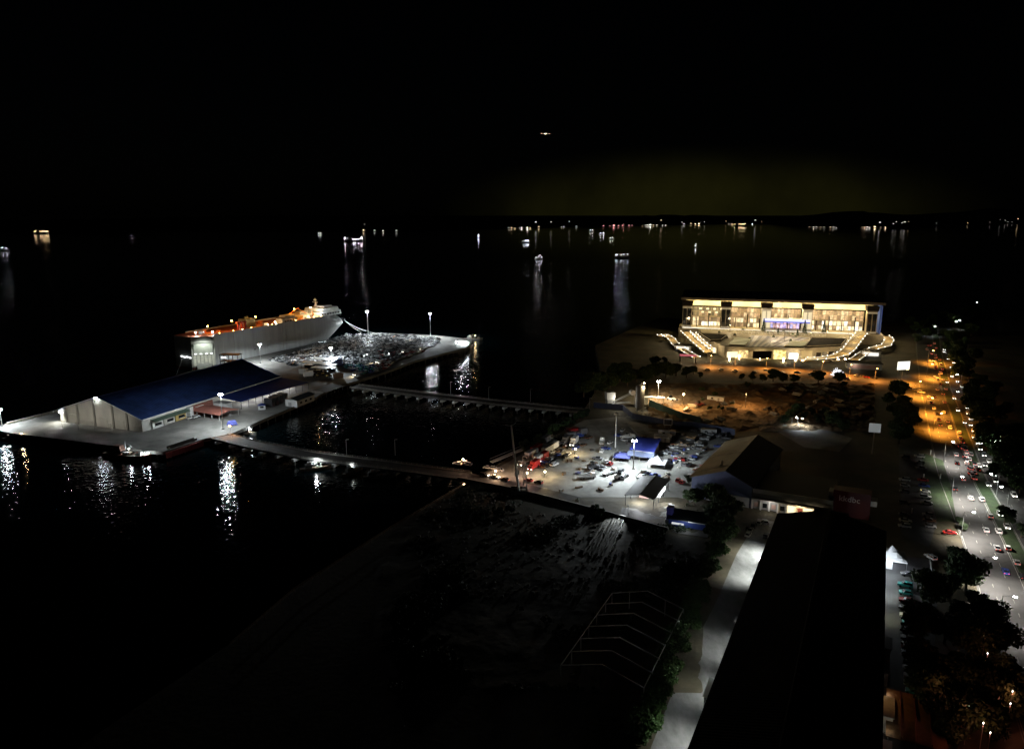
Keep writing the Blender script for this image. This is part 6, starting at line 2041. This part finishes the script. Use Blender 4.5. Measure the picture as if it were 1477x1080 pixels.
# forecourt ramp with pale and slate stripes
ra = [L(1083, 484, TZ), L(1168, 487, TZ), L(1128, 500.5, TZ), L(1076, 500, TZ)]
sl_m = mat('paver_slate', (.16, .16, .22), .6)
pl_m = mat('paver_pale', (.38, .36, .40), .6)
nst = 14
for i in range(nst):
    f0, f1 = i / nst, (i + 1) / nst
    lerp = lambda p, q, f: (p[0] + (q[0] - p[0]) * f, p[1] + (q[1] - p[1]) * f)
    q = [lerp(ra[0], ra[1], f0), lerp(ra[0], ra[1], f1), lerp(ra[3], ra[2], f1), lerp(ra[3], ra[2], f0)]
    part('paving_strip', MB().prism(q, TZ + .004, TZ + (.25 if i % 2 else .18)), pl_m if i % 2 else sl_m, hall)
for poly in ([(1060, 489), (1084, 490), (1074, 499.5), (1050, 498)], [(1142, 493), (1166, 495), (1158, 501), (1131, 500.5)]):
    pl = [L(px, py, TZ) for px, py in poly]
    for i in range(5):
        f0, f1 = i / 5, (i + .55) / 5
        q = [lerp(pl[0], pl[3], f0), lerp(pl[1], pl[2], f0), lerp(pl[1], pl[2], f1), lerp(pl[0], pl[3], f1)]
        part('step', MB().prism(q, TZ + .003, TZ + 1.0), mat('step_stone', (.5, .45, .28), .6), hall)
        part('step_light', MB().prism([lerp(q[3], q[0], .2), lerp(q[2], q[1], .2), q[2], q[3]], TZ + 1.0, TZ + 1.15), emat('step_glow', (1, .85, .42), .5), hall)
for u, d in ((30, -20), (130, -22), (52, -30), (66, -45), (80, -34), (96, -50), (110, -40), (74, -60)):
    lamp('POINT', (u, d, TZ + 6.9), 2600, (1, .78, .5), hall, .4)
    part('lamp_post', MB().cyl(u, d, TZ, TZ + 6, .16, .1, 6).box(u, d, TZ + 6, .7, .7, .4), hall_st, hall)
# podium front: arcade, screens, round feature, dark garden panel
fz = GZ
def front(px, py, wpx, z0, z1, m, nm, out=.6, parent=hall):
    py += 2.6
    a, b = L(px - wpx / 2, py, z0), L(px + wpx / 2, py, z0)
    ang = math.atan2(b[1] - a[1], b[0] - a[0])
    return part(nm, MB().box((a[0] + b[0]) / 2, (a[1] + b[1]) / 2 - out, z0, math.dist(a, b), .5, z1 - z0, ang), m, parent)


front(1056, 512.5, 15, 6, 10.5, panel_y, 'lit_screen')
front(1072, 513.5, 13, 5, 11, glow('arcade_a', (.1, .05, .01), (1, .7, .3), 1.0, .5), 'arcade_bay')
front(1099, 514, 27, 5.5, 11.5, hall_d, 'garden_panel', 1.0)
front(1124, 515, 18, 4.6, 12, glow('gold_feature', (.35, .22, .03), (1, .78, .3), .8, .5), 'gold_feature', 1.4)
front(1144, 514.5, 13, 5, 9.5, emat('screen_light', (1, .97, .85), 1.5), 'lit_screen', 1.2)
front(1163, 514, 16, 5, 11.5, mat('podium_wall', (.42, .36, .24), .7), 'podium_wall', .8)
for i in range(4):
    front(1180 + i * 9, 513.4 - i * .7, 6.5, 6, 10.5, [hall_d, g_dark][i % 2], 'podium_window', .8)
front(1028, 507, 12, 5, 10, mat('podium_wall', ()), 'podium_wall', .6)
front(1030, 506, 5, 6, 10, panel_y, 'lit_window', 1.0)
for i in range(14):
    px, py = 1086 + i * 10.2, 517.5 + 2.2 * math.sin(i / 13 * 3.1)
    u, d = L(px, py, GZ)
    if i < 6:
        continue
    part('ground_uplight', MB().box(u, d - 2, GZ, 1.2, 1.0, .5), led_warm, hall)
    lamp('POINT', (u, d - 1.2, GZ + 1.6), 90, (1, .85, .6), hall, .2)
for px, py in ((1050, 513), (1052, 520.5), (1038, 508), (1066, 518), (1096, 519), (1130, 522)):
    u, d = L(px, py, GZ)
    part('bollard_lamp', MB().cyl(u, d, GZ, GZ + 2.2, .2, .2, 6).box(u, d, GZ + 2.2, 1.3, 1.3, .9), led_warm, hall)
    lamp('POINT', (u, d - .8, GZ + 4), 220, (1, .8, .5), hall, .2)

# sweeping ramps on both sides
gold_road = mat('ramp_paving', (.34, .24, .10), .7, var=.2, vscale=.3)


def sweep(name, label, pts, width, zs, nlamp):
    t = thing(name, label, 'ramp')
    W_ = [P(px, py, z) for (px, py), z in zip(pts, zs)]
    vs = []
    n = len(W_)
    for i, p in enumerate(W_):
        a = W_[max(0, i - 1)]; b = W_[min(n - 1, i + 1)]
        d = Vector((b[0] - a[0], b[1] - a[1])).normalized()
        for s in (-.5, .5):
            vs.append((p[0] + d.y * width * s, p[1] - d.x * width * s, zs[i]))
    m = MB().add(vs, [(2 * i, 2 * i + 1, 2 * i + 3, 2 * i + 2) for i in range(n - 1)])
    m.add([(v_[0], v_[1], v_[2] - .8) for v_ in vs], [(2 * i, 2 * i + 2, 2 * i + 3, 2 * i + 1) for i in range(n - 1)])
    part('carriageway', m, gold_road, t)
    for s in (0, 1):
        kb = MB()
        for i in range(n - 1):
            a, b = Vector(vs[2 * i + s]), Vector(vs[2 * i + 2 + s])
            kb.tube(a + Vector((0, 0, .5)), b + Vector((0, 0, .5)), .45, n=4)
        part('parapet', kb, cream, t)
    pr = MB()
    for i in range(n):
        if i % 2 == 0:
            pr.cyl(W_[i][0], W_[i][1], 2, zs[i] - .7, .9, n=8)
    part('pier', pr, hall_st, t)
    pts3 = [Vector((*W_[i], zs[i])) for i in range(n)]
    for s in (0, 1):
        kb = MB()
        for i in range(n - 1):
            kb.tube(Vector(vs[2 * i + s]) + Vector((0, 0, 1.0)), Vector(vs[2 * i + 2 + s]) + Vector((0, 0, 1.0)), .12, n=4)
        part('light_strip', kb, emat('ramp_strip', (1, .86, .6), .8), t)
    for k in range(nlamp):
        f = k / max(1, nlamp - 1) * (n - 1)
        i = min(n - 2, int(f))
        p = pts3[i].lerp(pts3[i + 1], f - i)
        d = (pts3[i + 1] - pts3[i]).normalized()
        for s in (-1, 1):
            q = p + Vector((d.y, -d.x, 0)) * (width / 2 + .4) * s
            part('kerb_lamp', MB().box(q.x, q.y, q.z + .9, 0.4, 0.4, .35), led_dot, t)
        if k % 2 == 0:
            lamp('POINT', (p.x, p.y, p.z + 4.5), 1100, (1, .75, .4), t, .3)
    return t


sweep('west_ramp', 'golden lit ramp sweeping up the left side of the convention hall', [(1022, 508), (1012, 500), (1003, 492), (995, 484.5), (989, 479)], 8, [8, 10, 11.5, 12.8, 13], 9)
sweep('outer_west_ramp', 'outer lower drive with bright kerb lamps left of the golden ramp', [(1004, 516), (988, 507), (975, 498), (968, 489), (960, 484), (952, 485)], 6, [4.4, 5, 6.5, 8, 8.5, 8.5], 8)
sweep('inner_west_ramp', 'narrow inner ramp lined with white kerb lamps beside the left garden roof', [(1026, 504), (1016, 496), (1006, 487), (1000, 481)], 4, [9, 11, 12.6, 13.2], 7)
sweep('east_ramp', 'golden lit ramp curving round the right side of the convention hall', [(1150, 518), (1175, 518.5), (1198, 516.5), (1214, 512), (1224, 505), (1230, 497), (1236, 489), (1242, 482)], 9, [4.6, 5.6, 7, 8.5, 10, 11.5, 12.6, 13], 14)
sweep('outer_east_ramp', 'outer drive with pale walls looping right of the golden ramp', [(1232, 520), (1246, 510), (1262, 503), (1278, 499), (1283, 490), (1276, 485)], 7, [4.6, 6, 7.5, 8.5, 9, 9], 9)
# cypress-like clipped trees on the terrace
cone = leaf_mesh('crown', 77, 2.4, 11, 0, 900, .45, leafs[2], 10)[0]
for px, py in ((1101, 478), (1160, 481), (1188, 481), (1122, 482), (1150, 484)):
    x, y = P(px, py, TZ)
    t = thing('terrace_tree', 'slim dark clipped tree standing on the hall terrace', 'tree', (x, y, TZ), rnd.uniform(0, 6), 'clipped trees on the hall terrace')
    if py > 481.5:
        t.scale = (.7, .7, .5)
    c = MB()
    vs = []
    g = np.random.default_rng(px)
    for _ in range(500):
        z = g.uniform(.8, 12)
        r_ = (1 - z / 12.6) * 2.3 * np.sqrt(g.uniform(.3, 1)); a = g.uniform(0, 6.283)
        p = Vector((r_ * math.cos(a), r_ * math.sin(a), z))
        d1 = Vector(g.normal(size=3)).normalized() * .5
        d2 = Vector(g.normal(size=3)).normalized() * .4
        c.add([p - d1, p + d2, p + d1, p - d2], [(0, 1, 2, 3)])
    part('crown', c, leafs[2], t)
    part('trunk', MB().cyl(0, 0, 0, 2, .25, .2, 6), bark, t)
# gatehouses and side pavilions of the hall
pav_w = emat('pavilion_window', (1, .96, .88), .55)
for px, py, w_, d_, h_, lb, litm in ((985, 504, 14, 8, 4, 'small flat pavilion with a white lit window left of the golden ramp', pav_w), (1255, 513, 15, 8, 4.5, 'small flat pavilion with a white lit window right of the golden ramp', pav_w),
                                     (1245, 531, 24, 10, 4.5, 'low rounded gate pavilion with pale pinkish walls before the hall', mat('pink_wall', ()))):
    t = thing('pavilion', lb, 'pavilion', (*P(px, py), GZ), CA)
    part('wall', MB().box(0, 0, 0, w_, d_, h_), cream, t)
    part('roof', MB().box(0, 0, h_, w_ + 1.5, d_ + 1.5, .4), hall_d, t)
    part('window', MB().box(0, -d_ / 2 - .1, .6, w_ * .75, .2, h_ * .6), litm, t)
    lamp('POINT', (-w_ * .3, -d_ / 2 - 3, 3), 170, (1, .85, .7), t, .3)
t = thing('led_sculpture', 'sparkling white light sculpture on the lawn before the hall', 'sculpture', (*P(1207, 543), GZ), 0)
ms = MB()
for i in range(26):
    a = rnd.uniform(0, 6.28); b = rnd.uniform(.3, 2.6)
    ms.tube((0, 0, 1), (5 * math.cos(a) * math.sin(b), 3 * math.sin(a), 1 + abs(5.5 * math.cos(b))), .16, .1, 4)
part('light_rods', ms, emat('sculpture_light', (.95, .95, 1), 1.6), t)
part('base', MB().cyl(0, 0, 0, .9, 2, 1.6, 12), hall_st, t)
t = thing('red_arch', 'reddish entrance arch at the left foot of the hall', 'arch', (*P(992, 522), GZ), -.2)
part('beam', MB().box(0, 0, 4.6, 13, 1.2, 1.4), mat('arch_red', (.45, .08, .10), .5, emit=(.9, .2, .25), es=.25), t)
for x in (-6, 6):
    part('pillar', MB().box(x, 0, 0, 1.2, 1.2, 4.6), white_p, t)

# ------------------------------------------------------------------ street lamps
def street(px, py, h, col, pw, em, aim, label, group, size=146):
    x, y = P(px, py)
    rz = aim
    t = thing('street_lamp', label, 'street lamp', (x, y, GZ), rz, group)
    part('pole', MB().cyl(0, 0, 0, h, .14, .09, 6), steel, t)
    part('arm', MB().tube((0, 0, h - .1), (2.6, 0, h + .35), .06), steel, t)
    part('lantern', MB().box(2.9, 0, h + .2, .9, .4, .16), em, t)
    lamp('SPOT', (2.9, 0, h + .05), pw, col, t, .2, size, .75, (.22, 0, -1))
    return t


for px, py in ((1300, 553), (1318, 572), (1334, 598), (1346, 622), (1336, 545), (1338, 524)):
    street(px, py, 10, SODIUM, 31000, led_orange, math.radians(-15), 'orange sodium street lamp at the junction kerb', 'sodium street lamps at the junction')
for px, py in ((1262, 547), (1225, 541), (1185, 536), (1145, 533), (1105, 531), (1060, 529), (1025, 527)):
    street(px, py, 8, (1, .33, .05), 11000, led_orange, math.radians(-100), 'sodium street lamp along the access road before the hall', 'sodium lamps on the access road')
for px, py, pw in ((1361, 666, 11000), (1372, 720, 15000), (1386, 775, 15000), (1414, 845, 12000), (1440, 905, 5000)):
    street(px, py, 10, (1, .92, .82), pw, led, math.radians(-25), 'white street lamp on the kerb of the main road', 'white street lamps on the main road')
for px, py, pw in ((1437, 715, 4000), (1452, 735, 2200), (1440, 665, 1500), (1385, 560, 120), (1352, 485, 700), (1382, 477, 600), (1396, 455, 60), (1412, 447, 60), (1388, 475, 60)):
    street(px, py, 9, (.92, 1, .9), pw, led, math.radians(160), 'white lamp half hidden among trees beyond the main road', 'white lamps among the far trees')
for px, py in ((1142, 613), (1150, 615)):
    street(px, py, 5, WHITE, 1300, led, math.radians(-60), 'low white lamp lighting the small back yard', 'lamps of the small back yard')
for px, py in ((1342, 655), (1332, 690), (1356, 690), (1337, 752), (1315, 740)):
    t = thing('marker_post', 'short pale marker post by the dim car park', 'post', (*P(px, py), GZ), 0, 'pale marker posts')
    part('post', MB().box(0, 0, 0, .35, .35, 2.0), white_p, t)
    part('cap', MB().box(0, 0, 2.0, .5, .5, .12), white_p, t)
# small scattered garden lamps seen through the foreground trees
for px, py in ((1366, 988), (1398, 1022), (1418, 1046), (1457, 1018), (1392, 1005), (1428, 1060), (1424, 945), (1421, 918), (1460, 1000)):
    x, y = P(px, py, GZ + 9)
    t = thing('path_lamp', 'tall post lamp glinting through the roadside trees', 'lamp', (x, y, GZ), 0, 'post lamps among the roadside trees')
    part('post', MB().cyl(0, 0, 0, 9.5, .08, .06, 6), steel, t)
    part('globe', MB().cyl(0, 0, 9.5, 9.8, .09, .09, 8), led_dot, t)
    lamp('POINT', (0, 0, 9.2), 320, (1, .30, .2), t, .1)  # red light added here to tint the tree crowns

# flood lamp added to brighten the wheel ruts
t = thing('added_rut_lamp', 'added pole lamp raking light over the muddy wheel ruts', 'lamp post', (*P(906, 744), GZ), 0)
part('pole', MB().cyl(0, 0, 0, 4.2, .09, .07, 6), steel, t)
part('lamp_head', MB().box(-.2, 0, 4.1, .5, .5, .35), white_p, t)
lamp('SPOT', (-.7, -.3, 4.0), 4500, (.85, .93, 1), t, .15, 56, .8, (-.55, -.8, -.28))
# boarding gantry between ship and quay
t = thing('boarding_gantry', 'dark two deck boarding gantry beside the stern ramp', 'gantry', (*P(334, 531), GZ), math.atan2(SHIP_A[1], SHIP_A[0]) - 1.2)
for z in (5.5, 10.5):
    part('deck', MB().box(0, 0, z, 15, 7, .5), steel_dark, t)
for x in (-7, 0, 7):
    for y in (-3, 3):
        part('leg', MB().box(x, y, 0, .4, .4, 10.6), steel_dark, t)
part('lamp', MB().box(-4, -3.4, 8.4, 4, .3, .7).box(3, -3.4, 5.0, 4, .3, .5), panel_w, t)
# cars squeezed among the trucks at the shore side of the yard
for i in range(34):
    f0 = rnd.random()
    px, py = 765 + 78 * f0 + rnd.uniform(-7, 12), 684 - 56 * f0 + rnd.uniform(-10, 8)
    c = rnd.choice(['white', 'white', 'silver', 'red', 'black', 'grey', 'blue', 'brown']); k = rnd.choice(list(CARS))
    far_car(k, c, *P(px, py), math.radians(60 + rnd.uniform(-20, 20)), '%s %s squeezed among the trucks on the yard shore' % (CN[c], KN[k]), 'cars among the yard trucks')

# balustrades and planters on the hall forecourt
for d, ua, ub in ((-10, 8, 118), (-24, 22, 112)):
    bs = MB()
    for k in range(int((ub - ua) / 3)):
        bs.box(ua + k * 3, d, TZ, .3, .3, 1.2)
    bs.box((ua + ub) / 2, d, TZ + 1.2, ub - ua, .35, .2)
    part('balustrade', bs, white_p, hall)
for k in range(16):
    u, d = rnd.uniform(20, 115), rnd.uniform(-62, -6)
    pl = part('planter', MB().box(u, d, TZ, 2.6, 1.4, .9), cream, hall)
    part('planter_shrub', MB().box(u, d, TZ + .9, 2.2, 1.1, .8, top=.6), leafs[1], pl)
